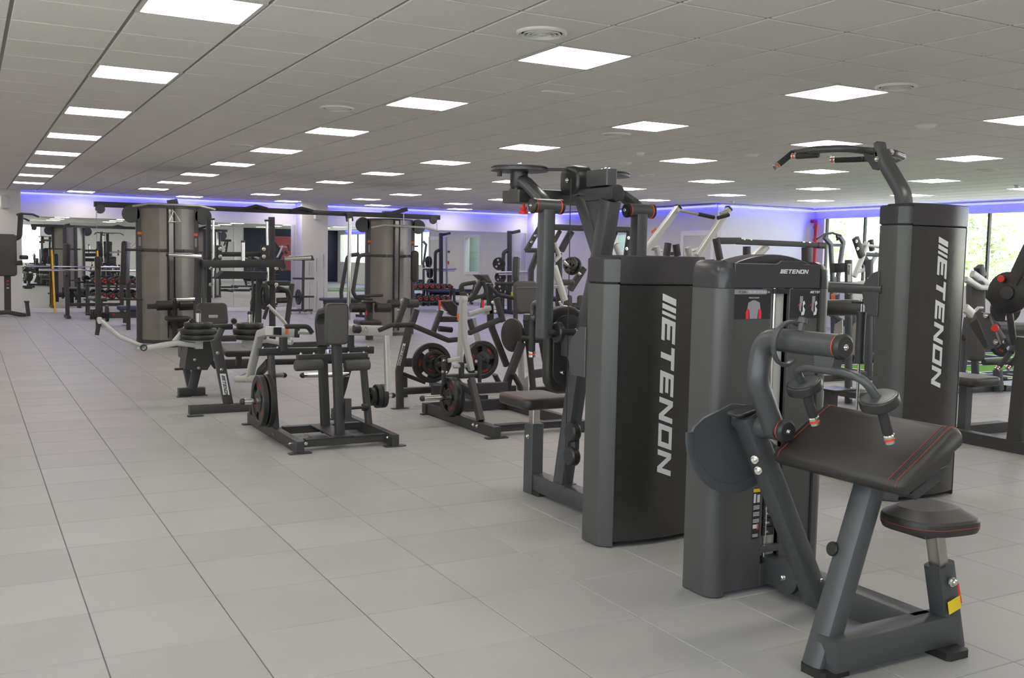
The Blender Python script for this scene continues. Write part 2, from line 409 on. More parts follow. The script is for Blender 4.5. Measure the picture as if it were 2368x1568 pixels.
# ceiling panels: grid cells of 0.6 m
CX, CY = 3.25, 5.393
cells = [(u, v) for u in range(-8, 25, 4) for v in range(-16, 32, 4)] + [(u, 32) for u in (-6, -2, 2, 6, 10, 14, 18)]
cells = [(u, v) for u, v in cells if in_room(CX+.6*(u+.5), CY+.6*(v+.5)) and in_room(CX+.6*(u+.5)+.3, CY+.6*(v+.5)+.3)]
cells = [c for c in cells if c[0] <= 20]
VENTS = [(-1, -1), (4, 1), (-2, 4)]
lay(ceiling, 'ceiling_tile', .6, .022, CX, CY, CEIL, CEIL+.009, 'ceiling_tile', CEIL, set(cells))
_pd = mesh('diffuser', MB().box(-.272, .272, -.272, .272, CEIL-.001, CEIL+.004, .02), 'led_panel')
_pf = MB()
for a in ((-.296, .296, -.296, -.272), (-.296, .296, .272, .296), (-.296, -.272, -.272, .272), (.272, .296, -.272, .272)): _pf.box(*a, CEIL-.002, CEIL+.009, .001)
_pf = mesh('frame', _pf, 'panel_frame')
colname = {-8: 'beyond the leftmost column', -4: 'in the leftmost long column', 0: 'in the second column from the left', 4: 'in the third column from the left', 8: 'in the fourth column from the left', 12: 'in the fifth column from the left', 16: 'in the sixth column from the left', 20: 'in the column nearest the windows'}
for u, v in cells:
    if v == 32: lab = 'square LED ceiling panel close to the mirror wall, '+ORD[(u+6)//4]+' from the left'
    else:
        n = (28-v)//4
        lab = 'square LED ceiling panel, '+ORD[n]+' from the mirror wall '+colname[u]
    t = thing('ceiling_light', lab, 'ceiling light', (CX+.6*(u+.5), CY+.6*(v+.5), 0), 'square LED ceiling panels')
    t.location.z = CEIL; d = obj('diffuser', _pd, t, (0, 0, -CEIL)); f_ = obj('frame', _pf, t, (0, 0, -CEIL))
# walls
boxp('wall_rear', 'wall_white', 3.2, XW, YR-.2, YR, 0, CEIL)
boxp('wall_rear_sill', 'wall_white', XL, 3.2, YR-.2, YR, 0, .8); boxp('wall_rear_header', 'wall_white', XL, 3.2, YR-.2, YR, 2.6, CEIL+.05)
boxp('wall_left', 'wall_white', XL-.2, XL, 5.0, YB, 0, CEIL)
boxp('wall_left_sill', 'wall_white', XL-.2, XL, YR, 5.0, 0, .8); boxp('wall_left_header', 'wall_white', XL-.2, XL, YR, 5.0, 2.6, CEIL+.05)
MT0, MT1 = .085, 2.22
wb = boxp('wall_back', 'wall_white', XL, XS, YB, YB+.2, 0, CEIL)
boxp('wall_side', 'wall_beige', XS, XS+.12, YN, 20.65, 0, CEIL)
wsd = boxp('wall_side_far', 'wall_beige', XS, XS+.12, 21.75, YB+.2, 0, CEIL)
boxp('wall_side_under_window', 'wall_beige', XS, XS+.12, 20.65, 21.75, 0, .95)
boxp('wall_side_over_window', 'wall_beige', XS, XS+.12, 20.65, 21.75, 2.18, CEIL)
boxp('wall_notch', 'wall_white', XS+.12, XW+.2, YN, YN+.12, 0, CEIL)
boxp('pillar_corner', 'wall_white', XL, 1.12, 25.15, YB, 0, CEIL)
boxp('pillar_middle', 'wall_beige', 7.58, 8.27, 25.1, YB, 0, CEIL)
boxp('pillar_far', 'wall_white', 14.5, XS, 25.2, YB, 0, CEIL)
for i, (a, b) in enumerate(((1.12, 7.58), (8.27, 14.5))): boxp('baseboard_back_%d' % (i+1), 'trim_white', a, b, YB-.05, YB, 0, .085)
boxp('baseboard_side', 'trim_white', XS-.015, XS, YN, YB-.4, 0, .1)
# mirrors: panes side by side
for i, (a, b, n, lab) in enumerate(((1.14, 7.56, 4, 'wide wall mirror left of the pillar with the speaker'), (8.29, 14.48, 4, 'wide wall mirror right of the pillar with the speaker'))):
    t = thing('wall_mirror', lab, 'mirror', ((a+b)/2, YB, MT0), 'mirrors along the back wall'); w = (b-a)/n
    for k in range(n): part('mirror_pane', MB().box(a+k*w+.004, a+(k+1)*w-.004, YB-.012, YB-.001, MT0, MT1, .0006), 'mirror', t)
# LED strips
def strip(a, b, lab):
    a = V(a); b = V(b); solo('light_strip', B([a, b], .022, .034, r=.004), 'led_strip', lab, 'light strip', 'blue light strips along the wall tops')
zl = CEIL-.05
strip((1.14, YB-.03, zl), (7.55, YB-.03, zl), 'blue light strip over the left wall mirror')
strip((8.3, YB-.03, zl), (14.48, YB-.03, zl), 'blue light strip over the right wall mirror')
strip((XS-.03, YN+.02, zl), (XS-.03, 25.15, zl), 'blue light strip along the wall with the white door')
strip((XS-.02, YN-.03, zl), (XW-.05, YN-.03, zl), 'blue light strip on the pale wall left of the windows')
strip((XW-.06, 0, zl), (XW-.06, YN-.06, zl), 'blue light strip above the window wall')
# cornice lips added over the strips to keep their blue light off the ceiling
for i, a in enumerate(((1.12, 7.58, YB-.08, YB), (8.27, 14.5, YB-.08, YB), (XS-.08, XS, YN, 25.2), (XS, XW-.08, YN-.08, YN), (XW-.10, XW, -1, YN))): boxp('trim_%d' % (i+2), 'trim_white', *a, CEIL-.030, CEIL-.001)
# window wall
ZS, ZH = 1.08, 2.56
boxp('wall_right_sill', 'wall_white', XW, XW+.2, YR, YN, 0, ZS)
boxp('wall_right_header', 'wall_white', XW, XW+.2, YR, YN, ZH, CEIL+.05)
boxp('wall_right_rear', 'wall_white', XW, XW+.2, YR, -1.0, ZS, ZH)
boxp('trim_1', 'vent', XW-.02, XW, -1.0, YN, ZH-.005, ZH+.025)
edges = [-1.0, 1.5, 4.0, 6.8, 9.85, 13.0, 16.15, 17.3]
boxp('wall_right_end', 'wall_white', XW, XW+.2, 17.3, YN, ZS, ZH)
for k in range(len(edges)-1):
    w = thing('window_%d' % (k+1), 'tall fixed window pane', 'window', (XW+.1, (edges[k]+edges[k+1])/2, ZS))
    del w['label'], w['category']; w['kind'] = 'structure'
    a, b = edges[k], edges[k+1]
    part('pane', MB().box(XW+.09, XW+.096, a+.012, b-.012, ZS, ZH, .0005), 'window_glass', w)
    part('mullion', MB().box(XW+.06, XW+.13, b-.022, b+.022, ZS, ZH, .002), 'mullion', w)
    part('window_sill', MB().box(XW-.03, XW+.12, a, b, ZS-.02, ZS+.015, .004), 'trim_white', w)
for k in range(2):
    w = thing('window_%d' % (k+11), '', '', (.1, YR-.1, .8)); del w['label'], w['category']; w['kind'] = 'structure'; a, b = XL+k*3.1, XL+(k+1)*3.1
    part('pane', MB().box(a+.012, b-.012, YR-.1, YR-.094, .8, 2.6, .0005), 'window_glass', w); part('mullion', MB().box(b-.03, b+.03, YR-.14, YR-.06, .8, 2.6, .002), 'mullion', w); part('window_sill', MB().box(a, b, YR-.13, YR+.03, .78, .815, .004), 'trim_white', w)
for k in range(2):
    w = thing('window_%d' % (k+13), '', '', (XL-.1, YR, .8)); del w['label'], w['category']; w['kind'] = 'structure'; a, b = YR+k*3.25, YR+(k+1)*3.25
    part('pane', MB().box(XL-.1, XL-.094, a+.012, b-.012, .8, 2.6, .0005), 'window_glass', w); part('mullion', MB().box(XL-.14, XL-.06, b-.03, b+.03, .8, 2.6, .002), 'mullion', w); part('window_sill', MB().box(XL-.13, XL+.03, a, b, .78, .815, .004), 'trim_white', w)
struct('ground_left', MB().box(-60, XL-.3, YR-.3, 60, -.9, -.8, .0005), 'paving')
struct('ground_behind', MB().box(-60, 60, -80, YR-.3, -.9, -.8, .0005), 'paving')
# interior window and door of the side wall, room behind lit by added, unseen panels
t = thing('window_21', '', '', (XS, 21.2, .95)); del t['label'], t['category']; t['kind'] = 'structure'
fr = MB()
for a in ((20.6, 21.8, .9, 1.0), (20.6, 21.8, 2.14, 2.24)): fr.box(XS-.025, XS+.13, a[0], a[1], a[2], a[3], .003)
for a in ((20.6, 20.7), (21.7, 21.8)): fr.box(XS-.025, XS+.13, a[0], a[1], 1.0, 2.14, .003)
part('window_frame', fr, 'trim_white', t)
part('pane', MB().box(XS+.05, XS+.056, 20.7, 21.7, 1.0, 2.14, .0005), 'window_glass', t)
boxp('wall_inner_room', 'wall_cyan', 16.2, 16.3, YN+.12, YB, 0, CEIL)
sg = thing('hanging_sign', 'dark sign with white lettering behind the interior window', 'sign', (16.2, 21.3, 1.82))
part('board', MB().box(16.17, 16.199, 20.5, 22.0, 1.75, 2.05, .002), 'print_dark', sg)
text('SAUNAS', .17, (16.168, 21.85, 1.82), (0, -1, 0), (0, 0, 1), 'white_print', sg)
for k, (yy, wh) in enumerate(((19.7, 'nearest the white door'), (20.6, 'left of the middle'), (21.5, 'right of the middle'), (22.6, 'farthest from the white door'))):  # panels added out of view to brighten the interior window from inside
    il = thing('ceiling_light', 'unseen panel added to light the room behind the interior window, '+wh, 'ceiling light', (15.6, yy, CEIL), 'square LED ceiling panels')
    obj('diffuser', _pd, il, (0, 0, -CEIL)); obj('frame', _pf, il, (0, 0, -CEIL))
t = thing('door_1', '', '', (XS, 18.25, 0)); del t['label'], t['category']; t['kind'] = 'structure'
part('door_leaf', MB().box(XS-.03, XS+.01, 17.75, 18.75, 0.005, 2.08, .003), 'door_white', t)
fr = MB(); fr.box(XS-.05, XS+.02, 17.66, 17.75, 0, 2.2, .003); fr.box(XS-.05, XS+.02, 18.75, 18.85, 0, 2.2, .003); fr.box(XS-.05, XS+.02, 17.75, 18.75, 2.08, 2.2, .003)
part('door_frame', fr, 'trim_white', t)
part('door_handle', T([(XS-.04, 17.9, .95), (XS-.075, 17.9, .95), (XS-.075, 17.9, 1.35), (XS-.04, 17.9, 1.35)], .012, .02), 'dark_frame', t)
solo('room_sign', MB().box(XS-.012, XS, 19.15, 19.4, 1.62, 1.7, .002), 'print_dark', 'small dark room sign beside the white door', 'sign')
solo('fire_alarm', MB().box(XS-.04, XS, 19.25, 19.36, 1.22, 1.33, .01), 'knob_red', 'small red fire alarm box beside the white door', 'fire alarm')
solo('light_switch', MB().box(XS-.012, XS, 19.15, 19.35, .8, .88, .004), 'trim_white', 'white light switch beside the white door', 'switch')
# red fire pipe in the corner
fp = thing('fire_pipe', 'red fire pipe running down the corner left of the windows', 'pipe', (17.74, 17.4, 0))
part('pipe', T([(17.74, 17.4, 0), (17.74, 17.4, 2.40), (17.78, 17.46, 2.5), (17.78, 17.59, 2.5)], .045, .05), 'pipe_red', fp)
for z in (2.32, 2.0): part('coupling', MB().lathe((17.74, 17.4, z), (0, 0, 1), [(0, .045), (0, .062), (.07, .062), (.07, .045)], 14), 'pipe_red', fp)
# rear wall things seen in the mirror
boxp('wall_rear_feature', 'wall_navy', 12.8, XW, YR, YR+.05, 0, CEIL)
t = thing('door_2', '', '', (11.85, YR, 0)); del t['label'], t['category']; t['kind'] = 'structure'
part('door_leaf', MB().box(11.4, 12.3, YR, YR+.04, 0, 2.05, .003), 'door_white', t)
fr = MB(); fr.box(11.3, 11.4, YR, YR+.06, 0, 2.15, .003); fr.box(12.3, 12.4, YR, YR+.06, 0, 2.15, .003); fr.box(11.4, 12.3, YR, YR+.06, 2.05, 2.15, .003)
part('door_frame', fr, 'trim_white', t)
wa = MB(); wa.slab([(14.4, YR+.055, .6), (15.6, YR+.055, .6), (15.6, YR+.055, 2.4), (14.2, YR+.055, 2.4), (14.9, YR+.055, 1.5)], (0, 1, 0), .01)
part('graphic', wa, 'mural_red', bpy.data.objects['wall_rear_feature'])
# speakers, vents, detectors
def speaker(x, y, z, lab):
    t = thing('wall_speaker', lab, 'speaker', (x, y, z), 'white wall speakers')
    part('cabinet', MB().pad((x, y-.08, z), (1, 0, 0), (0, 0, 1), .20, .30, .16, .05, .03), 'speaker_white', t)
    part('bracket', MB().box(x-.03, x+.03, y-.02, y+.0, z-.06, z+.06), 'speaker_white', t)
speaker(.80, 25.15, 2.50, 'white wall speaker on the pillar at the far left')
speaker(7.98, 25.1, 2.50, 'white wall speaker on the middle pillar')
speaker(14.7, 25.2, 2.5, 'white wall speaker at the far end of the mirrors')
def vent(px, py, lab, r=.155):
    p = az(px, py, CEIL); t = thing('ceiling_vent', lab, 'vent', p, 'round ceiling air vents')
    part('outer_ring', MB().ring(p, (0, 0, -1), [(0, r), (.012, r), (.018, r*.92), (.010, r*.80), (0, r*.80)], 32), 'vent', t)
    part('throat', MB().lathe(p, (0, 0, -1), [(-.001, r*.80), (.001, r*.80)], 32), 'vent_dark', t)
    for k, q in enumerate((.70, .52, .34)):
        part('blade', MB().ring(p, (0, 0, -1), [(.002, r*q), (.020, r*(q+.07)), (.022, r*(q+.04)), (.004, r*(q-.05))], 28), 'vent', t)
    part('core', MB().lathe(p, (0, 0, -1), [(0, r*.2), (.018, r*.2), (.022, r*.12)], 20), 'vent', t)
vent(1253, 74, 'round air vent beside the large near ceiling panel', .15)
vent(780, 249, 'round air vent left of the second panel in the second column')
vent(2073, 199, 'round air vent right of the nearest panel in the third column', .15)
vent(1424, 310, 'round air vent just below a panel near the middle')
vent(555, 336, 'round air vent left of the smaller panels at the left')
vent(2282, 392, 'round air vent between two panels at the right edge', .14)
vent(1493, 403, 'small round air vent above the silver press arms', .13)
vent(1832, 428, 'small round air vent far back left of the tall tower neck', .12)
vent(1900, 359, 'round air vent partly behind the curved chin-up bar', .12)
def detector(px, py, lab, r=.055, h=.045):
    p = az(px, py, CEIL); t = thing('smoke_detector', lab, 'detector', p)
    part('base_plate', MB().lathe(p, (0, 0, -1), [(0, r), (.01, r), (.012, r*.9)], 18), 'trim_white', t)
    part('sensor_head', MB().lathe(p, (0, 0, -1), [(.012, r*.85), (h*.8, r*.8), (h, r*.5)], 18), 'trim_white', t)
detector(1481, 352, 'small white smoke detector above the pec machine'); detector(2141, 289, 'round white fitting right of the near column of panels', .10, .03)
detector(1445, 376, 'flat white detector near the small middle panel', .09, .03); detector(1738, 357, 'flat white detector near the panel behind the tower', .09, .03)
detector(2352, 428, 'small dark detector at the right edge by the windows', .05)
detector(1694, 466, 'small detector by the far blue strip corner', .05)
solo('ceiling_grille', MB().slab([az(1252, 210, CEIL), az(1268, 209, CEIL), az(1330, 216, CEIL), az(1312, 220, CEIL)], (0, 0, -1), .006), 'vent', 'thin metal access grille in the ceiling past the near panel', 'grille')
# outside: slope with trees beyond the glass
hl = MB(); N = 24
for i in range(N+1):
    for j in range(N+1):
        x = XW+1.5+i*2.6; y = -25+j*4.2
        z = -.8+max(0, (x-XW-6))*.34+random.uniform(-.3, .3)*(1 if i > 2 else .1)
        hl.v.append((x, y, z))
for i in range(N):
    for j in range(N): hl.f.append((i*(N+1)+j, (i+1)*(N+1)+j, (i+1)*(N+1)+j+1, i*(N+1)+j+1))
struct('hillside', hl, 'hill', ang=80)
_leafm = []
for k in range(3):
    mb = MB()
    for _ in range(1400):
        d = V((random.gauss(0, 1), random.gauss(0, 1), random.gauss(0, .8))); d.normalize(); d *= random.uniform(.35, 1)**.6
        a = V((random.uniform(-1, 1), random.uniform(-1, 1), random.uniform(-1, 1))).normalized(); s_, u_ = perp(a); q = .055
        c = V((d.x, d.y, d.z*.9)); i0 = len(mb.v); mb.v += [tuple(c+s_*q), tuple(c+u_*q*.6), tuple(c-s_*q), tuple(c-u_*q*.6)]; mb.f.append((i0, i0+1, i0+2, i0+3))
    _leafm.append(mesh('foliage', mb, 'leaf', 180))
tl = ['rounded tree outside beyond the leftmost window pane', 'bushy tree outside near the left mullion', 'tree outside between the two left mullions', 'tall tree outside behind the tall tower', 'leafy tree outside right of the tower', 'tree outside at the right edge', 'far tree on the slope outside', 'low shrub outside below the tower windows', 'low shrub outside at the right']
ti = 0
for x, y, h, r in ((24, 24.6, 4.2, 1.9), (28, 22.0, 4.8, 2.0), (24.5, 18.6, 3.6, 1.7), (28.5, 15.4, 5.0, 2.0), (25.5, 11.6, 3.2, 1.7), (34, 18.0, 5.5, 2.4), (37, 26, 5.5, 2.6), (21.6, 21.0, 1.6, 1.0), (22.3, 14.8, 1.5, 1.0)):
    z = -.8+max(0, (x-XW-6))*.34; t = thing('tree', tl[ti], 'tree', (x, y, z), 'trees outside the windows')
    part('trunk', T([(x, y, z), (x+.1, y, z+h*.4), (x-.05, y+.1, z+h*.75)], .12), 'bark', t)
    o = obj('foliage', _leafm[ti % 3], t, (0, 0, h*.72)); o.scale = (r, r, r*.95); o.rotation_euler = (0, 0, ti*1.3); ti += 1
# ================================================================ NEAR MACHINES
X_, Y_, Z_ = V((1, 0, 0)), V((0, 1, 0)), V((0, 0, 1))
def arc_cover(xa, xb, y, z0, z1, bulge, thick=.02, n=10):
    """gently bowed sheet bulging towards -Y"""
    mb = MB(); o = []
    for i in range(n+1):
        t = i/n; x = xa+(xb-xa)*t; o.append((x, y-bulge*4*t*(1-t)))
    pts = [V((x, yy, z0)) for x, yy in o]+[V((x, y+thick, z0)) for x, yy in reversed(o)]
    mb.slab(pts, (0, 0, 1), z1-z0, .002); return mb
def tower(t, x0, x1, y0, h, hc, bulge=.035):
    """weight-stack tower with its rear cover to the camera: y0 = near face"""
    d = .19; pw = .062; yc = y0-.004
    for s, xa in ((1, x0), (-1, x1)):
        xs = lambda v: xa+s*v
        out = [(xs(0), y0+d), (xs(0), y0+.056), (xs(.006), y0+.046), (xs(.056), yc+.002), (xs(pw), yc), (xs(pw), y0+d)]
        part('side_pillar', MB().slab([(a, b, .004) for a, b in out], Z_, h-hc-.004, .003), 'shell', t)
        part('side_cap', MB().slab([(a+(-s*.003 if abs(a-xa) < .01 else 0), b+(.003 if b > y0+.1 else -.003), h-hc) for a, b in out], Z_, hc-.012, .010), 'cap_gloss', t)
    part('rear_cover', arc_cover(x0+pw+.003, x1-pw-.003, yc+.002, .03, h-hc-.004, bulge), 'cover_dark', t)
    n = 12; o = []
    for i in range(n+1):
        u = i/n; o.append(V((x0+pw+(x1-x0-2*pw)*u, yc-.003-bulge*1.1*4*u*(1-u), h-hc)))
    part('top_cap', MB().slab(o+[V((x1-pw, y0+d+.004, h-hc)), V((x0+pw, y0+d+.004, h-hc))], (0, 0, 1), hc, .006), 'cap_gloss', t)
    part('inner_core', MB().box(x0+pw-.01, x1-pw+.01, y0+.07, y0+d-.03, .06, h-hc+.01), 'dark_frame', t)
    part('foot_rail', MB().box(x0+.02, x1-.02, y0+.06, y0+d-.02, 0, .06), 'dark_frame', t)
    xm = (x0+x1)/2; w = x1-x0-2*pw
    def onto(p):
        u = (p.x-(x0+pw))/w; return V((p.x, yc+.002-bulge*4*u*(1-u)-.0008, p.z))
    return onto

# ---------------- pec fly machine (tower to the camera, seat beyond)
t = thing('pec_fly_machine', 'pec fly machine with tall lettered rear cover and hanging arms, nearest left tower', 'gym machine', (3.14, 4.7, 0))
onto = tower(t, 2.81, 3.47, 4.12, 1.495, .145)
logo((3.115, 4.1, 1.305), -Z_, X_, .088, 'white_print', t, off=onto, wx=1.32)
xm = 3.13
part('base_spine', B([(xm, 4.30, .075), (xm, 5.36, .075)], .10, .105), 'charcoal', t)
part('seat_post', MB().box(3.065, 3.155, 5.30, 5.40, .0, .44, .008), 'charcoal', t)
part('seat_tube', MB().box(3.085, 3.135, 5.32, 5.38, .40, .56, .004), 'steel', t)
part('rubber_foot', MB().box(3.07, 3.19, 5.22, 5.30, 0, .025, .01), 'rubber', t)
st = part('seat', MB().pad((3.12, 5.37, .585), X_, Y_, .34, .38, .07, .05, .022), 'vinyl', t)
part('seat_seam', MB().tube([(2.965, 5.54, .621), (2.965, 5.20, .621)], .0014, 5), 'stitch_red', st)
part('seat_base', MB().box(2.99, 3.25, 5.22, 5.50, .545, .556), 'dark_frame', t)
bolt((3.065, 5.34, .36), -X_, t, 1.2)
# leaning upright + wedge head
up = [(xm, 5.03, .10), (xm, 4.86, .93), (xm, 4.71, 1.36), (xm, 4.60, 1.80)]
part('main_upright', B(fillet(up, .35, 6), .095, .115, Y_, .03), 'charcoal', t)
part('upright_foot', MB().box(xm-.055, xm+.055, 4.95, 5.11, .06, .13, .01), 'charcoal', t)
part('front_strut', B([(xm, 4.66, 1.48), (xm, 4.88, 1.83)], .085, .11, Y_, .03), 'charcoal', t)
part('head_gusset', MB().slab([(xm-.03, 4.585, 1.80), (xm-.03, 4.85, 1.80), (xm-.03, 4.66, 1.52)], X_, .06, .004), 'charcoal', t)
part('head_beam', B([(xm, 4.54, 1.835), (xm, 5.14, 1.835)], .085, .09, Z_, .04), 'charcoal', t)
part('beam_cap', MB().pad((xm, 4.535, 1.835), X_, Z_, .087, .092, .012, .04, .004), 'plastic_black', t)
part('cross_head', B([(2.80, 5.12, 1.835), (3.46, 5.12, 1.835)], .10, .085, Z_, .02), 'charcoal', t)
part('pulley_housing', MB().pad((xm, 4.96, 1.925), Y_, Z_, .20, .17, .11, .06, .02), 'plastic_black', t); bolt((xm-.058, 4.96, 1.925), -X_, t)
part('pulley_bracket', MB().box(xm-.035, xm+.035, 4.59, 4.80, 1.88, 1.97, .006), 'charcoal', t)
part('rear_pulley', MB().lathe((xm-.02, 4.64, 1.93), X_, [(0, .045), (.008, .05), (.02, .042), (.032, .05), (.04, .045)], 20), 'chrome', t)
for s, xp, xj in ((-1, 2.84, 2.835), (1, 3.42, 3.465)):
    P = V((xp, 5.12, 1.97))
    part('cam_disc', MB().lathe(P, Z_, [(0, .14), (.004, .168), (.012, .168), (.014, .155), (.022, .155), (.024, .168), (.030, .168), (.032, .14)], 36), 'charcoal', t)
    part('cam_hub', MB().lathe(P+V((0, 0, -.10)), Z_, [(0, .045), (.02, .055), (.10, .055), (.10, .03), (.14, .03), (.145, .02)], 18), 'plastic_black', t)
    bolt(P+V((0, 0, .034)), Z_, t, 1.4)
    part('cam_stop', MB().lathe(P+V((-.12, .02, -.03)), Z_, [(0, .014), (.03, .014)], 10), 'rubber', t)
    nk = [P+V((0, .03, -.06)), P+V((0, -.06, -.055)), V((xj, 4.84, 1.80)), V((xj, 4.78, 1.745))]
    part('arm_neck', B(fillet(nk, .12, 5), .07, .075, X_, .03), 'charcoal', t)
    J = V((xj, 4.79, 1.76))
    part('arm_joint', MB().lathe(J-X_*.075, X_, [(0, .040), (.15, .040)], 22), 'charcoal', t)
    endcap(J-X_*.075, -X_, t, .04); endcap(J+X_*.075, X_, t, .04)
    part('arm_tube', B([J+V((0, 0, -.02)), J+V((0, 0, -.73))], .085, .085, Y_, .025), 'charcoal', t)
    part('handle_bar', T([J+V((0, .02, -.54)), J+V((0, .13, -.54)), J+V((0, .13, -.80))], .017, .06), 'charcoal', t)
    part('hand_guard', MB().pad(J+V((0, .13, -.625)), X_, Y_, .085, .13, .035, .04, .006), 'plastic_black', t)
    grip(J+V((0, .13, -.65)), J+V((0, .13, -.82)), t)
    part('side_peg', T([J+V((0, -.04, -.70)), J+V((0, -.04, -.70))+X_*(-s*.18)], .017), 'grip', t)
    part('peg_end', MB().lathe(J+V((0, -.04, -.70))+X_*(-s*.18), X_*(-s), [(0, .018), (.003, .021), (.012, .021), (.015, .016)], 14), 'chrome', t)
    part('peg_guard', MB().lathe(J+V((0, -.04, -.70))+X_*(-s*.05), X_*(-s), [(0, .05), (.008, .058), (.03, .058), (.036, .05)], 22), 'plastic_black', t)
part('red_knob', MB().lathe((2.84, 5.06, 1.765), -Z_, [(-.05, .008), (0, .008), (0, .022), (.012, .020), (.025, .014), (.026, .028), (.04, .028)], 16), 'knob_red', t)
part('selector_box', MB().box(2.77, 2.91, 5.0, 5.2, 1.79, 1.86, .008), 'dark_frame', t)
part('belt', B([(2.9, 5.06, 1.985), (xm, 4.96, 1.99)], .004, .02), 'rubber', t); part('belt', B([(3.36, 5.06, 1.985), (xm, 4.96, 1.99)], .004, .02), 'rubber', t)
part('cable', T([(3.05, 4.89, 1.93), (3.05, 4.87, .13)], .003, 0, 6), 'rubber', t)
# back pad on its bracket
bp = part('back_pad', MB().pad((xm, 5.06, .93), X_, Z_, .26, .52, .075, .10, .025), 'vinyl', t)
part('pad_plate', MB().pad((xm, 5.01, .93), X_, Z_, .20, .42, .014, .08, .004), 'cap_gloss', t); bolt((xm-.04, 5.0, .80), -Y_, t, 1.3)
part('pad_bracket', MB().box(xm-.05, xm+.05, 4.80, 5.02, .90, 1.02, .012), 'charcoal', t)
for z in (.47, .33): part('cable_pulley', MB().lathe((3.04, 4.83, z), X_, [(0, .05), (.01, .058), (.045, .058), (.055, .05)], 20), 'plastic_black', t)
part('cable_pulley_fork', MB().box(3.06, 3.10, 4.80, 4.84, .30, .50, .006), 'dark_frame', t)
part('shield_plate', MB().slab([(2.80, 4.44, .86), (2.80, 4.31, .86), (2.80, 4.31, 1.12), (2.80, 4.37, 1.12), (2.80, 4.45, 1.05), (2.80, 4.48, .95)], X_, .02, .003), 'charcoal', t)

# ---------------- triceps extension machine, front of the picture
t = thing('triceps_machine', 'triceps extension machine with arm pad and red-stitched seat, right foreground', 'gym machine', (3.0, 2.9, 0))
x0, x1, y0, h, hc = 2.81, 3.47, 3.28, 1.475, .115; d = .19; pw = .075
for s, xa in ((1, x0), (-1, x1)):
    xs = lambda v: xa+s*v
    out = [(xs(0), y0+d), (xs(0), y0+.05), (xs(.008), y0+.026), (xs(.026), y0+.008), (xs(.05), y0), (xs(pw), y0), (xs(pw), y0+d)]
    part('side_pillar', MB().slab([(a, b, .004) for a, b in out], Z_, h-hc-.004, .003), 'shell', t)
    # cap rolls over at the top
    mb = MB(); rings = [(0, 0), (.05, 0), (.085, .006), (.108, .022), (.118, .05)]
    vs = []
    for z, ins in rings:
        for a, b in out: vs.append((a+s*ins*.6 if abs(a-xa) < .03 else a, b+ins*(1 if b < y0+.1 else -.2), h-hc+z))
    n = len(out); fs = [(i*n+j, i*n+(j+1) % n, (i+1)*n+(j+1) % n, (i+1)*n+j) for i in range(4) for j in range(n)]+[tuple(range(n)), tuple(4*n+j for j in range(n))]
    part('side_cap', mb.add(vs, fs), 'cap_gloss', t, ang=25)
xa, xb = x0+pw+.003, x1-pw-.003; sl0, sl1 = 3.105, 3.215
yf = y0+.012
part('front_panel', MB().box(xa, sl0, yf, yf+.02, .02, h-hc-.003, .003), 'shell', t)
part('front_panel', MB().box(sl1, xb, yf, yf+.02, .02, h-hc-.003, .003), 'shell', t)
part('front_panel', MB().box(sl0, sl1, yf, yf+.02, .02, .12, .003), 'shell', t)
part('front_panel', MB().box(sl0, sl1, yf, yf+.02, .17, .20, .003), 'shell', t)
part('panel_header', MB().box(sl0, sl1, yf, yf+.02, 1.335, h-hc-.003, .003), 'print_dark', t)
part('slot_back', MB().box(sl0-.01, sl1+.01, yf+.045, yf+.05, .12, 1.36), 'panel_frame', t)
part('guide_rod', MB().lathe((3.150, yf+.030, .1), Z_, [(0, .0095), (1.26, .0095)], 14), 'chrome', t)
part('guide_rod', MB().lathe((3.30, yf+.075, .1), Z_, [(0, .0095), (1.26, .0095)], 14), 'chrome', t)
for k in range(9):
    w = part('weight_plate', MB().box(3.135, 3.20, yf+.022, yf+.044, .24+k*.042, .278+k*.042, .003), 'rubber' if k < 8 else 'knob_red', t)
    if k < 8: text(str(11.3*(9-k))[:4], .014, (3.145, yf+.0215, .252+k*.042), X_, Z_, 'white_print', w)
part('top_fascia', MB().slab([(xa, yf-.006, h-hc), (xb, yf-.006, h-hc), (xb, yf-.006, h-.008), (3.285, yf-.006, h-.008), (3.265, yf-.006, h+.006), (3.15, yf-.006, h+.006), (3.13, yf-.006, h-.008), (xa, yf-.006, h-.008)], Y_, .022, .003), 'cap_gloss', t)
vs = []
for i in range(13):     # bowed hood behind the fascia
    u = i/12; x = xa+.02+(xb-xa-.04)*u; z = h-.012+.045*math.sin(math.pi*u)**.8
    vs.append((x, z))
part('top_hood', MB().slab([(x, yf+.03, z) for x, z in vs]+[(xb-.02, yf+.03, h-.05), (xa+.02, yf+.03, h-.05)], Y_, .12, .004), 'cap_gloss', t)
logo((3.145, yf-.0065, h-.050), X_, Z_, .0185, 'white_print', t, t=.001)
# decals
part('decal', MB().box(xa+.004, sl0-.002, yf-.002, yf+.0, 1.225, h-hc-.006, .0003), 'print_dark', t)
part('decal', MB().box(sl1+.002, xb-.004, yf-.002, yf+.0, 1.225, h-hc-.006, .0003), 'print_dark', t)
yd = yf-.0022
dk = part('decal_banner', MB().box(xa+.004, sl0-.03, yd-.0006, yd, 1.333, 1.353, .0003), 'print_grey', t)
text('PC2006', .0135, (2.915, yd-.0008, 1.338), X_, Z_, 'print_dark', t, t=.0004); text('TRICEPS EXTENSION', .0135, (2.968, yd-.0008, 1.338), X_, Z_, 'white_print', t, t=.0004)
text('MUSCLE GROUP', .008, (2.975, yd-.0004, 1.315), X_, Z_, 'white_print', t, t=.0004)
def flat(pts, o, s, mt, nm): part(nm, MB().slab([(o[0]+a*s, yd-.0002, o[1]+b*s) for a, b in pts], -Y_, .0005), mt, t)
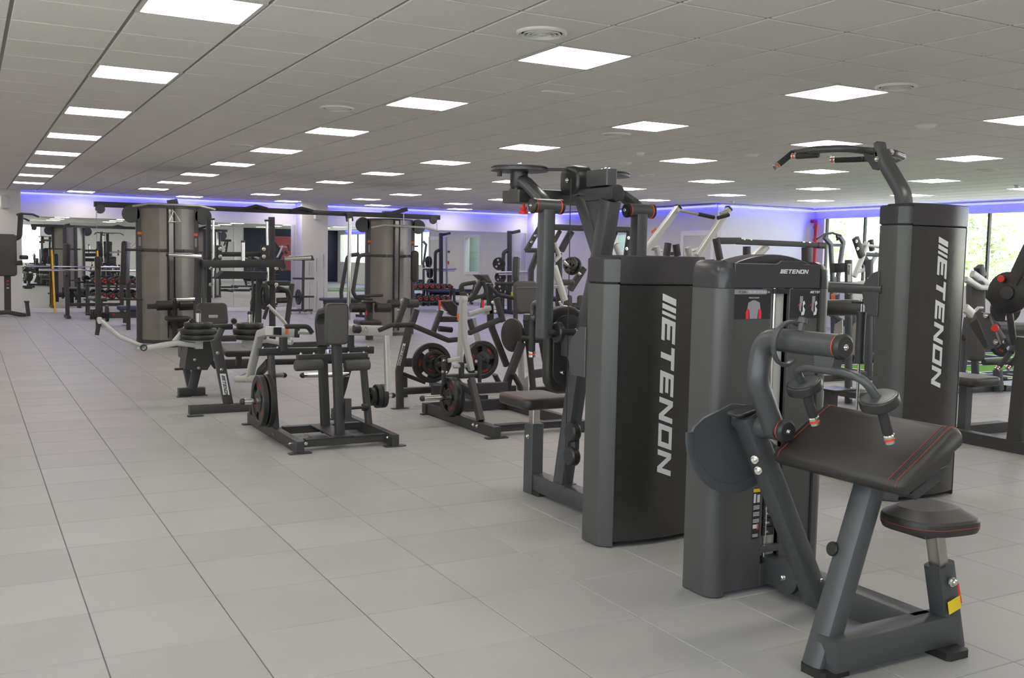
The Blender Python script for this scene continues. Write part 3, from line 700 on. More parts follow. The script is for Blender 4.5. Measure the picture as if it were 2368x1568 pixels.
o = (3.005, 1.226)
flat([(-.30, 0), (.30, 0), (.36, .55), (.52, .62), (.45, .98), (.1, 1.12), (-.1, 1.12), (-.45, .98), (-.52, .62), (-.36, .55)], o, .072, 'print_grey', 'torso_print')
for s in (-1, 1): flat([(s*.38, .0), (s*.62, .0), (s*.62, .40), (s*.53, .62), (s*.40, .58)], o, .072, 'print_red', 'arm_print')
for xo in (3.29, 3.365):
    flat([(-.3, .4), (-.12, .25), (.05, .25), (.05, 1.45), (-.25, 1.45)], (xo, 1.238), .06, 'print_grey', 'pictogram')
    flat([(-.05, .0), (.22, .05), (.3, .45), (.1, .7), (.3, .9), (.2, 1.1), (-.02, .95), (-.08, .5)], (xo, 1.238), .06, 'white_print', 'pictogram')
    flat([(-.55, .85), (-.5, .82), (-.2, 1.2), (-.25, 1.22)], (xo, 1.238), .05, 'print_red', 'pictogram_arrow')
logo((3.335, yd-.0004, 1.338), X_, Z_, .0105, 'white_print', t, t=.0005)
# instruction sticker
part('sticker', MB().box(3.045, 3.09, yf-.001, yf, .24, .47, .0003), 'print_dark', t)
part('sticker_bar', MB().box(3.047, 3.088, yf-.0018, yf-.001, .453, .468, .0003), 'yellow', t)
for z0, z1, xx0, xx1 in ((.405, .445, 3.050, 3.063), (.405, .44, 3.07, 3.086), (.375, .395, 3.05, 3.086), (.345, .365, 3.05, 3.086), (.315, .333, 3.05, 3.086), (.25, .265, 3.05, 3.082)):
    n = 1 if z1-z0 > .03 else 3
    for k in range(n): part('sticker_line', MB().box(xx0, xx1, yf-.0016, yf-.001, z0+(z1-z0)*k/n, z0+(z1-z0)*(k+.5)/n if n > 1 else z1, .0003), 'white_print', t)
part('sticker_mark', MB().box(3.05, 3.082, yf-.0016, yf-.001, .288, .306, .0003), 'white_print', t); part('sticker_mark', MB().box(3.074, 3.080, yf-.002, yf-.001, .282, .31, .0003), 'print_red', t)
part('sticker', MB().box(3.225, 3.25, yf-.001, yf, .26, .40, .0003), 'white_print', t)
# rear
part('rear_cover', MB().box(xa, xb, y0+d-.03, y0+d-.01, .03, h-hc), 'cover_dark', t)
# base frame
part('base_spine', B([(3.185, 3.36, .085), (3.185, 2.49, .085)], .10, .115), 'charcoal', t)
part('base_cross', B([(2.66, 2.47, .085), (3.31, 2.47, .085)], .10, .115), 'charcoal', t)
part('spine_mount', MB().lathe((3.125, 3.15, .10), -X_, [(0, .075), (.012, .075), (.014, .07)], 24), 'charcoal', t); bolt((3.11, 3.15, .10), -X_, t, 1.3)
part('diagonal_post', B([(3.13, 2.97, .05), (2.69, 2.97, .875)], .085, .10, Y_, .022), 'charcoal', t); bolt((3.09, 2.925, .16), -Y_, t)
part('post_cap', MB().pad((2.682, 2.97, .885), Y_, V((.55, 0, .12)), .085, .13, .012, .03, .004), 'plastic_black', t)
PV = V((2.735, 2.97, .83))
# cam plate behind the post, rim welded round the lower edge
cp = []; rim = []
R0 = .235; cc = V((2.735, 3.065, .79))
for a in list(range(178, 341, 9)):
    q = V((math.cos(math.radians(a)), 0, math.sin(math.radians(a)))); cp.append(cc+q*R0*(1.0 if a > 185 else .98)); rim.append(cc+q*(R0+.006))
top = [cc+V((.10, 0, .02)), cc+V((.06, 0, .10)), cc+V((-.03, 0, .11)), cc+V((-.17, 0, .06)), cc+V((-.215, 0, .03))]
part('cam_plate', MB().slab(cp+top, Y_, .012, .002), 'frame_blue_grey', t)
part('cam_rim', MB().sweep(rim, rrect(.04, .012, .003, 2), Y_), 'frame_blue_grey', t)
bolts([(2.70, 2.915, .70), (2.72, 2.915, .655)], -X_+Y_*-.3, t, 1.2)
part('pivot_shaft', MB().lathe((PV.x, 3.07, PV.z), -Y_, [(0, .033), (.02, .042), (.045, .042), (.05, .036), (.14, .036), (.145, .048), (.17, .048), (.19, .042), (.25, .042)], 22), 'charcoal', t)
endcap(V((PV.x, 2.805, PV.z)), -Y_, t, .042)
lev = [V((PV.x-.005, 2.85, PV.z)), V((2.635, 2.85, 1.02)), V((2.655, 2.85, 1.185)), V((2.655, 2.47, 1.185))]
part('lever_arm', T(fillet(lev, .11, 8), .043, 0, 20), 'charcoal', t)
endcap(V((2.655, 2.47, 1.185)), -Y_, t, .043)
hk = [V((2.655, 2.70, 1.25))+V((.07*math.cos(a), .006*a, -.075+.07*math.sin(a)*1.15)) for a in [math.radians(k) for k in range(60, 330, 18)]]
part('range_hook', MB().sweep(hk, rrect(.014, .022, .004, 2), Y_), 'charcoal', t)
part('range_pin', MB().lathe((2.655, 2.66, 1.225), V((.3, 0, 1)), [(0, .012), (.03, .012), (.03, .018), (.05, .016)], 12), 'charcoal', t)
part('handle_bracket', MB().slab([(2.63, 2.57, 1.15), (2.63, 2.47, 1.15), (2.63, 2.485, 1.085), (2.63, 2.555, 1.085)], X_, .05, .004), 'charcoal', t)
hb = [V((2.74, 2.655, .97)), V((2.665, 2.655, 1.03)), V((2.64, 2.645, 1.095)), V((2.645, 2.40, 1.10)), V((2.675, 2.335, 1.05)), V((2.745, 2.325, .97))]
part('handle_bar', T(fillet([V((2.695, 2.665, 1.02)), V((2.645, 2.665, 1.085)), V((2.64, 2.60, 1.10)), V((2.64, 2.43, 1.10)), V((2.645, 2.345, 1.085)), V((2.70, 2.325, 1.01))], .06, 6), .0155, 0, 16), 'charcoal', t)
for yy, p in ((2.665, V((2.695, 2.665, 1.02))), (2.325, V((2.70, 2.325, 1.01)))):
    dr = V((.40, 0, -.92)).normalized(); s_ = V((.92, 0, .40))
    part('hand_stop', MB().pad(p, s_, Y_, .125, .125, .038, .052, .006), 'plastic_black', t)
    part('stop_plate', MB().pad(p-dr*.017, s_, Y_, .105, .105, .006, .044, .002), 'charcoal', t)
    grip(p+dr*.01, p+dr*.125, t, .0165)
# arm pad, profile in X-Z swept along Y, roll along the upper edge
pr_ = [(-.155, -.115), (-.165, -.095), (-.155, -.075), (.075, .075), (.10, .088), (.128, .084), (.15, .066), (.158, .040), (.148, .016), (.125, .004), (.108, -.004), (.10, -.03), (.085, -.048), (.05, -.055), (-.10, -.125), (-.13, -.13)]
px_, pz_ = 2.862, .83
ap = part('arm_pad', MB().slab([(px_+a, 2.225, pz_+b) for a, b in pr_], Y_, .60, .014), 'vinyl', t, ang=50)
part('pad_back', MB().slab([(px_+a*.8+.035, 2.27, pz_+b*.8-.05) for a, b in ((-.10, -.11), (.11, .03), (.12, -.02), (.08, -.07), (-.06, -.14))], Y_, .5, .006), 'dark_frame', t)
def seam(y, k=1.0):
    pts = [V((px_+a*1.0, y, pz_+b)) for a, b in pr_[1:9]]
    nrm = [V((-.02, 0, 0)), V((-.02, 0, .02)), V((-.01, 0, .02)), V((-.01, 0, .02)), V((0, 0, .02)), V((.01, 0, .02)), V((.02, 0, .01)), V((.02, 0, 0))]
    part('seam', MB().tube([p+n*.06 for p, n in zip(pts, nrm)], .0010, 5), 'stitch_red', ap)
seam(2.79); seam(2.275); seam(2.242)
part('seam_groove', MB().tube([V((px_+a, 2.258, pz_+b))+V((-.0002, 0, .0008)) for a, b in pr_[2:9]], .003, 5), 'rubber', ap)
# front post
part('front_post', B([(2.665, 2.52, .0), (2.93, 2.52, .76)], .085, .10, Y_, .025), 'charcoal', t)
part('post_knob', MB().lathe(ay(1938, 1275, 2.56)+X_*.02, V((-1, .1, .25)), [(-.03, .035), (.0, .036), (.012, .036), (.014, .027), (.05, .027), (.054, .024)], 18), 'rubber', t)
part('post_foot', MB().box(2.62, 2.76, 2.44, 2.56, 0, .03, .012), 'rubber', t)
# seat
part('seat_post', B([(3.315, 2.46, .0), (3.225, 2.46, .345)], .095, .075, Y_, .012), 'charcoal', t)
part('seat_tube', B([(3.245, 2.46, .26), (3.19, 2.46, .47)], .05, .055, Y_, .006), 'steel', t)
part('post_foot', MB().box(3.18, 3.30, 2.36, 2.48, 0, .03, .012), 'rubber', t)
bolt((3.238, 2.41, .285), -Y_, t, 1.4)
part('warning_label', B([(3.257, 2.4115, .215), (3.27, 2.4115, .165)], .001, .07, X_, .0003), 'yellow', t)
part('release_lever', B([(3.30, 2.44, .26), (3.325, 2.44, .18)], .02, .02, Y_, .004), 'knob_red', t)
vs = []; prof = [(-.032, .80, .80), (-.030, .95, .97), (-.015, 1.0, 1.0), (.012, 1.0, 1.0), (.022, .97, .96), (.045, .76, .66), (.052, .70, .58)]
out = []
for k in range(28):    # rounded wedge: broad towards the camera side, narrow at the back
    a = 2*math.pi*k/28; sx = math.cos(a); sy = math.sin(a)
    w = .175*(1.0-.22*sx); out.append((.19*math.copysign(abs(sx)**.62, sx), w*math.copysign(abs(sy)**.62, sy)))
C0 = V((3.135, 2.46, .525))
for z, a, b in prof: vs += [C0+V((-u*a*.82, v*b*.85, z)) for u, v in out]
n = 28; m = len(prof)
st = part('seat', MB().add(vs, [(i*n+j, i*n+(j+1) % n, (i+1)*n+(j+1) % n, (i+1)*n+j) for i in range(m-1) for j in range(n)]+[tuple(range(n)), tuple((m-1)*n+j for j in range(n))]), 'vinyl', t, ang=28)
part('seam', MB().tube([C0+V((-u*.824, v*.854, -.004)) for u, v in out+out[:1]], .0011, 5), 'stitch_red', st)
part('seat_plate', MB().box(3.04, 3.25, 2.38, 2.54, .478, .494), 'dark_frame', t)

# ---------------- assisted chin-up machine, tall tower at the right
t = thing('chin_dip_machine', 'tall tower machine with curved overhead chin-up bar and lettered rear cover', 'gym machine', (5.32, 4.6, 0))
onto = tower(t, 5.01, 5.64, 4.19, 1.855, .135)
logo((5.275, 4.2, 1.655), -Z_, X_, .086, 'white_print', t, off=onto, wx=1.34)
xm = 5.325
neck = [V((5.29, 4.32, 1.70)), V((5.29, 4.36, 1.93)), V((5.22, 4.52, 2.06)), V((5.16, 4.64, 2.20))]
neck = [V((5.20, 4.36, 1.75)), V((5.20, 4.37, 1.92)), V((5.20, 4.52, 2.12)), V((5.20, 4.56, 2.20))]
part('neck', B(fillet(neck, .18, 7), .075, .10, X_, .02), 'charcoal', t)
part('neck_flange', MB().pad((5.20, 4.565, 2.19), X_, V((0, .25, 1)), .10, .16, .02, .02, .004), 'charcoal', t); bolts([(5.145, 4.55, 2.15), (5.25, 4.53, 2.20)], V((-.4, -1, 0)), t, 1.3)
part('bar_clamp', MB().slab([ax(1995, 356, 5.30), ax(2012, 352, 5.30), ax(2040, 380, 5.30), ax(2030, 394, 5.30), ax(2018, 392, 5.30)], X_, .012, .002), 'charcoal', t)
part('bar_clamp', MB().slab([ax(2022, 356, 5.40), ax(2038, 354, 5.40), ax(2060, 380, 5.40), ax(2050, 394, 5.40), ax(2040, 392, 5.40)], X_, .012, .002), 'charcoal', t)
ZB = 2.22
bar = [az(1842, 354, ZB), az(1885, 346, ZB), az(1950, 343, ZB), az(2010, 349, ZB), az(2068, 354, ZB), az(2088, 362, ZB), az(2068, 371, ZB), az(2046, 375, ZB)]
part('chin_bar', T(fillet(bar, .10, 6), .024, 0, 18), 'charcoal', t)
part('chin_bar', T([az(1842, 354, ZB), az(1832, 356, ZB)], .026), 'plastic_black', t)
A_, B_ = az(1833, 354, ZB), az(2047, 375, ZB)
grip(A_, ay(1800, 381, A_.y+.02), t, .019); grip(B_, ay(2074, 403, B_.y), t, .019)
grip(az(1893, 358, 2.19), az(1842, 361, 2.19), t, .018); part('inner_handle', T([az(2066, 371, 2.2), az(1990, 368, 2.2)], .018), 'charcoal', t); grip(az(2000, 368, 2.2), az(1931, 370, 2.2), t, .018)
# knee pad carriage beside the tower
part('side_arm', T([(5.03, 4.34, 1.32), (5.03, 4.95, 1.32)], .035), 'charcoal', t)
part('shield_plate', MB().slab([(5.00, 4.36, 1.15), (5.00, 4.36, 1.44), (5.00, 4.42, 1.42), (5.00, 4.50, 1.33), (5.00, 4.47, 1.22), (5.00, 4.42, 1.15)], X_, .02, .003), 'charcoal', t)
part('knee_pad', MB().pad((5.24, 5.02, 1.17), X_, V((0, 1, 0)), .62, .17, .11, .05, .045), 'vinyl', t)
part('damper_rod', T([(5.33, 4.78, .05), (5.33, 4.78, 1.24)], .011), 'chrome', t)
part('damper_body', MB().lathe((5.33, 4.78, .80), Z_, [(0, .036), (.03, .036), (.03, .031), (.33, .031), (.33, .034), (.355, .034)], 18), 'charcoal', t)
part('damper_mount', MB().box(5.27, 5.55, 4.74, 4.82, 1.21, 1.225), 'dark_frame', t)
for dx in (-.09, .09): part('carriage_plate', MB().slab([(5.33+dx, 4.84, .83), (5.33+dx, 4.95, .85), (5.33+dx, 4.93, 1.06), (5.33+dx, 4.86, 1.10)], X_, .01, .002), 'steel', t)
part('base_rail', MB().box(5.28, 5.38, 4.38, 5.5, 0, .08), 'charcoal', t)
part('step', MB().box(5.12, 5.5, 5.12, 5.42, .36, .385, .01), 'dark_frame', t); part('step_post', MB().box(5.26, 5.36, 5.22, 5.34, .07, .36), 'charcoal', t)
# ================================================================ PLATE-LOADED MACHINES IN THE MIDDLE
def PP(pl, pts):
    out = []
    for p in pts:
        q = p[2] if len(p) > 2 else pl
        out.append({'x': ax, 'y': ay, 'z': az}[q[0]](p[0], p[1], float(q[1:])))
    return out
def bm(t, name, mt, pl, pts, w, h=None, fl=0, r=.008):
    P = PP(pl, pts); P = fillet(P, fl, 4) if fl else P
    up = {'x': X_, 'y': Y_, 'z': Z_}[pl[0]]
    return part(name, MB().sweep(P, rrect(w, h or w, r, 2), up), mt, t)
def tb(t, name, mt, pl, pts, r, fl=0): return part(name, T(PP(pl, pts), r, fl), mt, t)
def sl(t, name, mt, pl, pts, th, bev=.003):
    return part(name, MB().slab(PP(pl, pts), {'x': X_, 'y': Y_, 'z': Z_}[pl[0]], th, bev), mt, t)
_pm = {}
def plate_mesh(r, th):
    if (r, th) in _pm: return _pm[(r, th)]
    n = 36; h = th/2
    rim = MB().ring((0, 0, 0), Z_, [(-h*.7, r*.74), (-h, r*.78), (-h, r*.97), (-h*.7, r), (h*.7, r), (h, r*.97), (h, r*.78), (h*.7, r*.74)], n)
    hub = MB().ring((0, 0, 0), Z_, [(-h*.8, .027), (-h*.8, r*.40), (-h*.6, r*.44), (h*.6, r*.44), (h*.8, r*.40), (h*.8, .027)], n)
    web = []
    for k in range(3):
        a0 = math.radians(k*120+2); a1 = math.radians(k*120+92); P = [V((math.cos(a0+(a1-a0)*i/6), math.sin(a0+(a1-a0)*i/6), 0)) for i in range(7)]
        web.append(mesh('spoke', MB().slab([p*r*.43+V((0, 0, -h*.5)) for p in P]+[p*r*.76+V((0, 0, -h*.5)) for p in reversed(P)], Z_, h), 'rubber'))
    wd_ = MB(); ob = None
    _pm[(r, th)] = (mesh('rim', rim, 'rubber'), mesh('hub', hub, 'rubber'), web)
    return _pm[(r, th)]
def wplate(c, axis, r, th, label, spin=0, txt=True):
    c = V(c); t = thing('weight_plate', label, 'weight plate', c, 'black rubber weight plates on the machines')
    t.rotation_mode = 'QUATERNION'; q = V(axis).to_track_quat('Z', 'Y'); from mathutils import Quaternion as Q
    t.rotation_quaternion = q @ Q((0, 0, 1), spin)
    rim, hub, web = plate_mesh(r, th)
    obj('rim', rim, t); obj('hub', hub, t)
    for w in web: obj('spoke', w, t)
    if txt:
        s = r*.115
        for k in range(3):
            a = math.radians(k*120+47); d = V((math.cos(a), math.sin(a), 0)); tg = V((math.sin(a), -math.cos(a), 0))
            mb = MB(); x = 0
            for ch in 'AFW':
                for poly in _L[ch]: mb.slab([d*(r*.55)+tg*((x+a_)*s*.8-s*1.35)+d*(b_*s)+V((0, 0, th*.26)) for a_, b_ in poly], Z_, .0012)
                x += 1.15
            obj('lettering', mesh('lettering', mb, 'red_text'), t)
    return t
def peg(t, p, axis, L, r=.024, name='plate_peg', mt='chrome'):
    p = V(p); a = V(axis).normalized()
    part(name, MB().lathe(p, a, [(0, r), (L, r)], 16), mt, t)
    part('peg_cap', MB().lathe(p+a*L, a, [(0, r*1.04), (.02, r*1.04), (.032, r*.7), (.034, r*.2)], 14), 'rubber', t)
def down(t, name, mt, p, w, d=None): return part(name, MB().box(p.x-w/2, p.x+w/2, p.y-(d or w)/2, p.y+(d or w)/2, 0, p.z, .006), mt, t)
def foot(t, x, y, w=.14, d=.07): part('foot_plate', MB().box(x-w/2, x+w/2, y-d/2, y+d/2, 0, .008, .01), 'dark_frame', t)
def sticker(t, pl, pts, th=.002): return sl(t, 'sticker', 'orange_tag', pl, pts, -th, 0)

# ---------------- shrug machine with the tall grey chest pad
t = thing('shrug_machine', 'plate-loaded machine with upright grey chest pad and two roller pads on open floor', 'gym machine', (2.48, 7.8, 0)); DF = 'dark_frame'
for x in (2.135, 2.885):
    part('base_rail', MB().box(x-.028, x+.028, 7.08, 8.56, .008, .092), DF, t); foot(t, x, 7.1, .17); foot(t, x, 8.5, .17)
part('cross_bar', MB().box(2.16, 2.86, 7.17, 7.23, .03, .08), DF, t); part('cross_bar', MB().box(2.16, 2.86, 7.76, 7.82, .03, .08), DF, t)
for y in (7.2, 7.79):
    for x0 in (2.2, 2.56): part('tread', MB().box(x0, x0+.28, y-.035, y+.035, .08, .088), 'rubber', t)
bolts([(2.106, 7.25, .05), (2.106, 7.7, .05)], -X_, t); bolts([(2.85, 7.165, .06), (2.20, 7.165, .06)], -Y_, t)
bm(t, 'left_post', DF, 'x2.135', [(638, 1000), (626, 822)], .06, .05); bm(t, 'right_post', DF, 'x2.885', [(853, 985), (838, 826)], .06, .05)
bm(t, 'left_rear_leg', DF, 'x2.135', [(580, 975), (590, 905), (602, 860), (622, 838)], .06, .05, .15)
bm(t, 'right_rear_leg', DF, 'x2.885', [(772, 966), (795, 890), (805, 850), (828, 838)], .06, .05, .15)
bm(t, 'top_beam', DF, 'y7.95', [(596, 814), (862, 809)], .06, .06); bm(t, 'rear_beam', DF, 'y8.3', [(632, 837), (852, 832)], .05, .05)
bm(t, 'roller_beam', DF, 'y7.45', [(687, 828), (848, 822)], .05, .06)
bolts(PP('y7.92', [(608, 806), (642, 805), (821, 803), (851, 802)]), Z_, t); bolts(PP('y7.42', [(696, 820), (726, 819), (806, 817), (841, 816)]), Z_, t)
for a, b in ((681, 746), (796, 855)):
    P = PP('y7.4', [(a, 846), (b, 843)]); d = (P[1]-P[0]).normalized(); L = (P[1]-P[0]).length
    part('roller_pad', MB().lathe(P[0], d, [(0, .028), (.006, .040), (.015, .043), (L-.015, .043), (L-.006, .040), (L, .028)], 18), 'vinyl_grey', t)
bm(t, 'front_column', DF, 'y7.3', [(786, 1013), (777, 770)], .07, .06); bm(t, 'rear_column', DF, 'y7.7', [(753, 1000), (744, 780)], .07, .06)
bm(t, 'pad_bracket', DF, 'x2.46', [(744, 800), (738, 740), (745, 722), (762, 716)], .05, .07, .08)
part('column_base', MB().box(2.42, 2.58, 7.18, 7.8, .082, .092), DF, t)
c = PP('y7.26', [(778, 749)])[0]; part('chest_pad', MB().pad(c, X_, Z_, .175, .315, .07, .03, .02), 'vinyl_grey', t)
part('pad_piping', MB().tube([c+X_*a+Z_*b-Y_*.033 for a, b in rrect(.163, .303, .03, 4)+rrect(.163, .303, .03, 4)[:1]], .003, 6), 'vinyl', t)
sl(t, 'stop_plate', DF, 'y7.25', [(798, 922), (813, 922), (813, 968), (799, 968)], .03); sl(t, 'stop_block', DF, 'y7.28', [(779, 934), (799, 934), (799, 959), (779, 959)], .05)
tb(t, 'stop_pin', 'rubber', 'y7.4', [(812, 944), (838, 942)], .012); peg(t, PP('x2.83', [(838, 942)])[0], X_, .02, .03, 'stop_knob', 'rubber')
# silver levers
SP = 'silver_paint'
bm(t, 'left_lever', SP, 'x2.06', [(576, 878), (584, 842), (602, 772), (622, 766)], .06, .06, .06); bm(t, 'left_lever_head', SP, 'y8.0', [(612, 766), (682, 768)], .08, .07)
bm(t, 'lever_cap', DF, 'y8.0', [(678, 768), (690, 768.5)], .085, .075)
sl(t, 'label_plate', 'print_dark', 'y7.96', [(633, 757), (651, 757), (651, 775), (633, 774)], -.004, 0); sticker(t, 'y7.96', [(661, 759), (667, 759), (667, 772), (661, 772)])
tb(t, 'left_peg_sleeve', SP, 'x2.06', [(588, 876), (549, 876.5)], .03); bm(t, 'lever_gusset', SP, 'x2.06', [(556, 868), (575, 858)], .02, .02)
tb(t, 'left_handle', 'grip', 'y7.7', [(660, 755), (712, 755), (722, 770)], .019, .05); tb(t, 'handle_stub', SP, 'y7.75', [(690, 769), (722, 770)], .014)
bm(t, 'right_lever', SP, 'y7.9', [(804, 763), (905, 766)], .085, .06); bm(t, 'right_strut', SP, 'x2.98', [(893, 776), (897, 905)], .05, .04)
peg(t, PP('y7.8', [(818, 761)])[0], X_, .03, .035, 'ball_stop', 'plastic_black'); bolt(PP('y7.86', [(843, 761)])[0], -Y_, t, 1.4)
tb(t, 'right_handle', 'grip', 'y7.7', [(876, 764), (905, 752), (958, 750)], .019, .06)
bm(t, 'uprights', DF, 'y7.9', [(655, 812), (655, 780)], .06, .05); bm(t, 'uprights', DF, 'y7.9', [(811, 810), (811, 762)], .05, .05)
tb(t, 'storage_peg', 'chrome', 'y8.2', [(598, 871), (655, 868)], .022); part('peg_cap', MB().lathe(PP('y8.2', [(655, 868)])[0], X_, [(0, .024), (.02, .02), (.03, .01)], 12), 'rubber', t)
tb(t, 'storage_peg', 'chrome', 'y8.0', [(702, 868), (806, 866)], .022); part('peg_cap', MB().lathe(PP('y8.0', [(702, 868)])[0], -X_, [(0, .024), (.02, .02), (.03, .01)], 12), 'rubber', t)
tb(t, 'yoke', 'chrome', 'y7.5', [(760, 808), (760, 826)], .03)
P = PP('x2.02', [(606, 927)])[0]; peg(t, V((2.12, P.y, P.z)), -X_, .24, .025)
wplate(V((2.06, P.y, P.z)), -X_, .21, .045, 'large weight plate behind another, left side of the chest-pad machine'); wplate(V((2.005, P.y, P.z)), -X_, .205, .045, 'outermost large weight plate, left side of the chest-pad machine', .5)
P = PP('x3.02', [(877, 916)])[0]; peg(t, V((2.88, P.y, P.z)), X_, .25, .022)
for k, lab in enumerate(('innermost', 'middle', 'outermost')): wplate(V((2.96+k*.045, P.y, P.z)), X_ if k else -X_, .078+.022*min(k, 1), .04, lab+' small plate, right side of the chest-pad machine', .4)

# ---------------- wide press with long silver arms
t = thing('wide_press_machine', 'plate-loaded press with long thin silver arms and stacked plates', 'gym machine', (2.2, 10, 0))
bm(t, 'front_foot_bar', DF, 'y9.25', [(437, 951), (575, 944)], .10, .09); foot(t, *PP('z0', [(452, 963)])[0][:2])
bm(t, 'front_post', DF, 'y9.3', [(529, 940), (498, 785)], .085, .07); bm(t, 'post_arm', DF, 'y9.3', [(499, 792), (513, 760)], .05, .06)
P = PP('y9.262', [(508, 864), (522, 864), (531, 913), (516, 913)]); part('name_plate', MB().slab(P, -Y_, .003), 'white_print', t)
d = (P[3]-P[0]).normalized(); logo(P[0]+(P[1]-P[0])*.25+d*.015-Y_*.0045, d, (P[1]-P[0]), .030, 'dark_frame', t, wx=.80, t=.001)
bolts(PP('y9.26', [(503, 816), (512, 855)]), -Y_, t, 1.3)
bm(t, 'rear_foot_bar', DF, 'y10.45', [(412, 908), (473, 905)], .09, .09); foot(t, *PP('z0', [(425, 918)])[0][:2]); foot(t, *PP('z0', [(463, 915)])[0][:2])
bm(t, 'rear_leg', DF, 'y10.4', [(444, 900), (463, 822)], .085, .07); bm(t, 'rear_leg', 'charcoal', 'y10.7', [(430, 850), (441, 898)], .07, .07)
sl(t, 'counter_box', DF, 'y10.2', [(436, 793), (494, 788), (494, 832), (480, 856), (427, 856)], .3)
sl(t, 'seat_back_edge', 'vinyl', 'y10.6', [(419, 800), (436, 796), (426, 833), (420, 828)], .2, .01)
peg(t, PP('y10.3', [(428, 853)])[0], -X_, .07, .012, 'pull_pin', 'rubber'); bolts(PP('y10.18', [(450, 832), (459, 851)]), -Y_, t, 1.2)
c = PP('y11.2', [(491, 727)])[0]; part('back_rest', MB().pad(c, X_, V((0, .35, 1)), .33, .26, .07, .05, .025), 'vinyl', t)
part('back_rest_tag', MB().pad(c+V((-.0, -.045, -.02)), X_, V((0, .35, 1)), .10, .035, .006, .005, .002), 'print_grey', t)
bm(t, 'cross_member', DF, 'y10.6', [(480, 757), (537, 755)], .06, .06); bm(t, 'cross_member', DF, 'y10.0', [(495, 783), (545, 782)], .06, .06)
bm(t, 'rear_spine', DF, 'y11.5', [(515, 842), (575, 840)], .11, .1); bm(t, 'seat_strut', DF, 'y11', [(470, 812), (500, 850)], .05, .05)
c = PP('y10.9', [(549, 810)])[0]; part('seat', MB().pad(c, X_, V((0, 1, .12)), .34, .40, .07, .04, .025), 'vinyl', t); bm(t, 'seat_post', DF, 'y11', [(552, 818), (552, 845)], .06, .06)
for s, (cx, yb) in enumerate(((459, 0), (578, -1))):
    Yp = 9.9 if s == 0 else 10.3
    C = PP('y%.2f' % Yp, [(cx, 786+yb)])[0]; peg(t, C, Z_, .26, .025, 'loading_peg')
    part('peg_block', MB().box(C.x-.035, C.x+.035, C.y-.035, C.y+.035, C.z-.085, C.z-.005), SP, t)
    for k, (r, lab) in enumerate(((.17, 'bottom'), (.172, 'middle'), (.135, 'top'))):
        wplate(C+V((0, 0, .03+k*.057)), Z_, r, .05, lab+' plate of the '+('left' if s == 0 else 'right')+' stack on the silver-armed press', k*.4, False)
bm(t, 'left_arm', SP, 'y9.9', [(460, 799), (408, 793), (334, 806)], .05, .06); bm(t, 'left_arm_link', SP, 'y10.1', [(441, 745), (403, 790)], .045, .05)
part('pivot_cap', MB().lathe(PP('y10.0', [(444, 743)])[0], -Y_, [(0, .03), (.03, .03), (.04, .02)], 16), 'plastic_black', t)
tb(t, 'left_tube', SP, 'y9.9', [(333, 801), (318, 796), (275, 778), (230, 739)], .019, .1); part('swivel_ring', MB().ring(PP('y9.86', [(332, 804)])[0], Y_, [(-.02, .032), (.02, .032), (.02, .022), (-.02, .022)], 16), 'plastic_black', t)
part('swivel_end', MB().lathe(PP('y9.9', [(316, 806)])[0], X_, [(0, .022), (.05, .022)], 12), SP, t)
tb(t, 'left_grip', 'grip', 'y9.9', [(229, 742), (224, 775)], .019); part('grip_head', MB().lathe(PP('y9.9', [(230, 741)])[0], Z_, [(-.03, .023), (.02, .024), (.03, .015)], 12), SP, t)
bm(t, 'right_arm', SP, 'y10.3', [(560, 792), (584, 795)], .07, .06); bm(t, 'right_arm', SP, 'y10.5', [(600, 784), (650, 793)], .05, .06); bm(t, 'right_arm_link', SP, 'y10.5', [(540, 744), (560, 758)], .05, .05)
part('pivot_cap', MB().lathe(PP('y10.4', [(540, 742)])[0], -Y_, [(0, .03), (.03, .03), (.04, .02)], 16), 'plastic_black', t)
bm(t, 'right_arm', SP, 'y10.5', [(645, 793), (672, 792)], .04, .05)
tb(t, 'right_tube', SP, 'y10.6', [(672, 791), (660, 747), (620, 706)], .019, .1); tb(t, 'right_grip', 'grip', 'y10.6', [(619, 710), (610, 738)], .019)
part('swivel_ring', MB().ring(PP('y10.55', [(671, 791)])[0], Y_, [(-.02, .032), (.02, .032), (.02, .022), (-.02, .022)], 16), SP, t)

# ---------------- row machine with big lettered plates
t = thing('row_machine', 'plate-loaded row machine with name plate on its bent leg, behind the big lettered plates', 'gym machine', (3.9, 9.2, 0))
bm(t, 'bent_leg', DF, 'y8.86', [(925, 944), (923, 858), (946, 758)], .065, .06); foot(t, *PP('z0', [(925, 945)])[0][:2], .17)
bm(t, 'bent_leg', DF, 'y9.6', [(935, 928), (934, 865)], .06, .06)
P = PP('y8.825', [(932, 794), (938, 795), (925, 846), (918, 845)]); part('name_plate', MB().slab(P, -Y_, .003), 'white_print', t)
d = (P[3]-P[0]).normalized(); logo(P[0]+(P[1]-P[0])*.2+d*.02-Y_*.0042, d, (P[1]-P[0]), .020, 'dark_frame', t, wx=1.35, t=.001)
bm(t, 'side_rail', DF, 'y8.9', [(930, 905), (1030, 899)], .065, .06); bm(t, 'diagonal', DF, 'y9.1', [(930, 864), (982, 884)], .04, .05); bm(t, 'cross_tie', DF, 'y9.4', [(935, 838), (960, 838)], .09, .05)
bm(t, 'front_upright', DF, 'y9.2', [(944, 765), (955, 742), (963, 716)], .06, .05); bm(t, 'front_upright', DF, 'y8.95', [(919, 748), (940, 690)], .055, .05); bolts(PP('y8.9', [(930, 694), (921, 717)]), -Y_, t, 1.2)
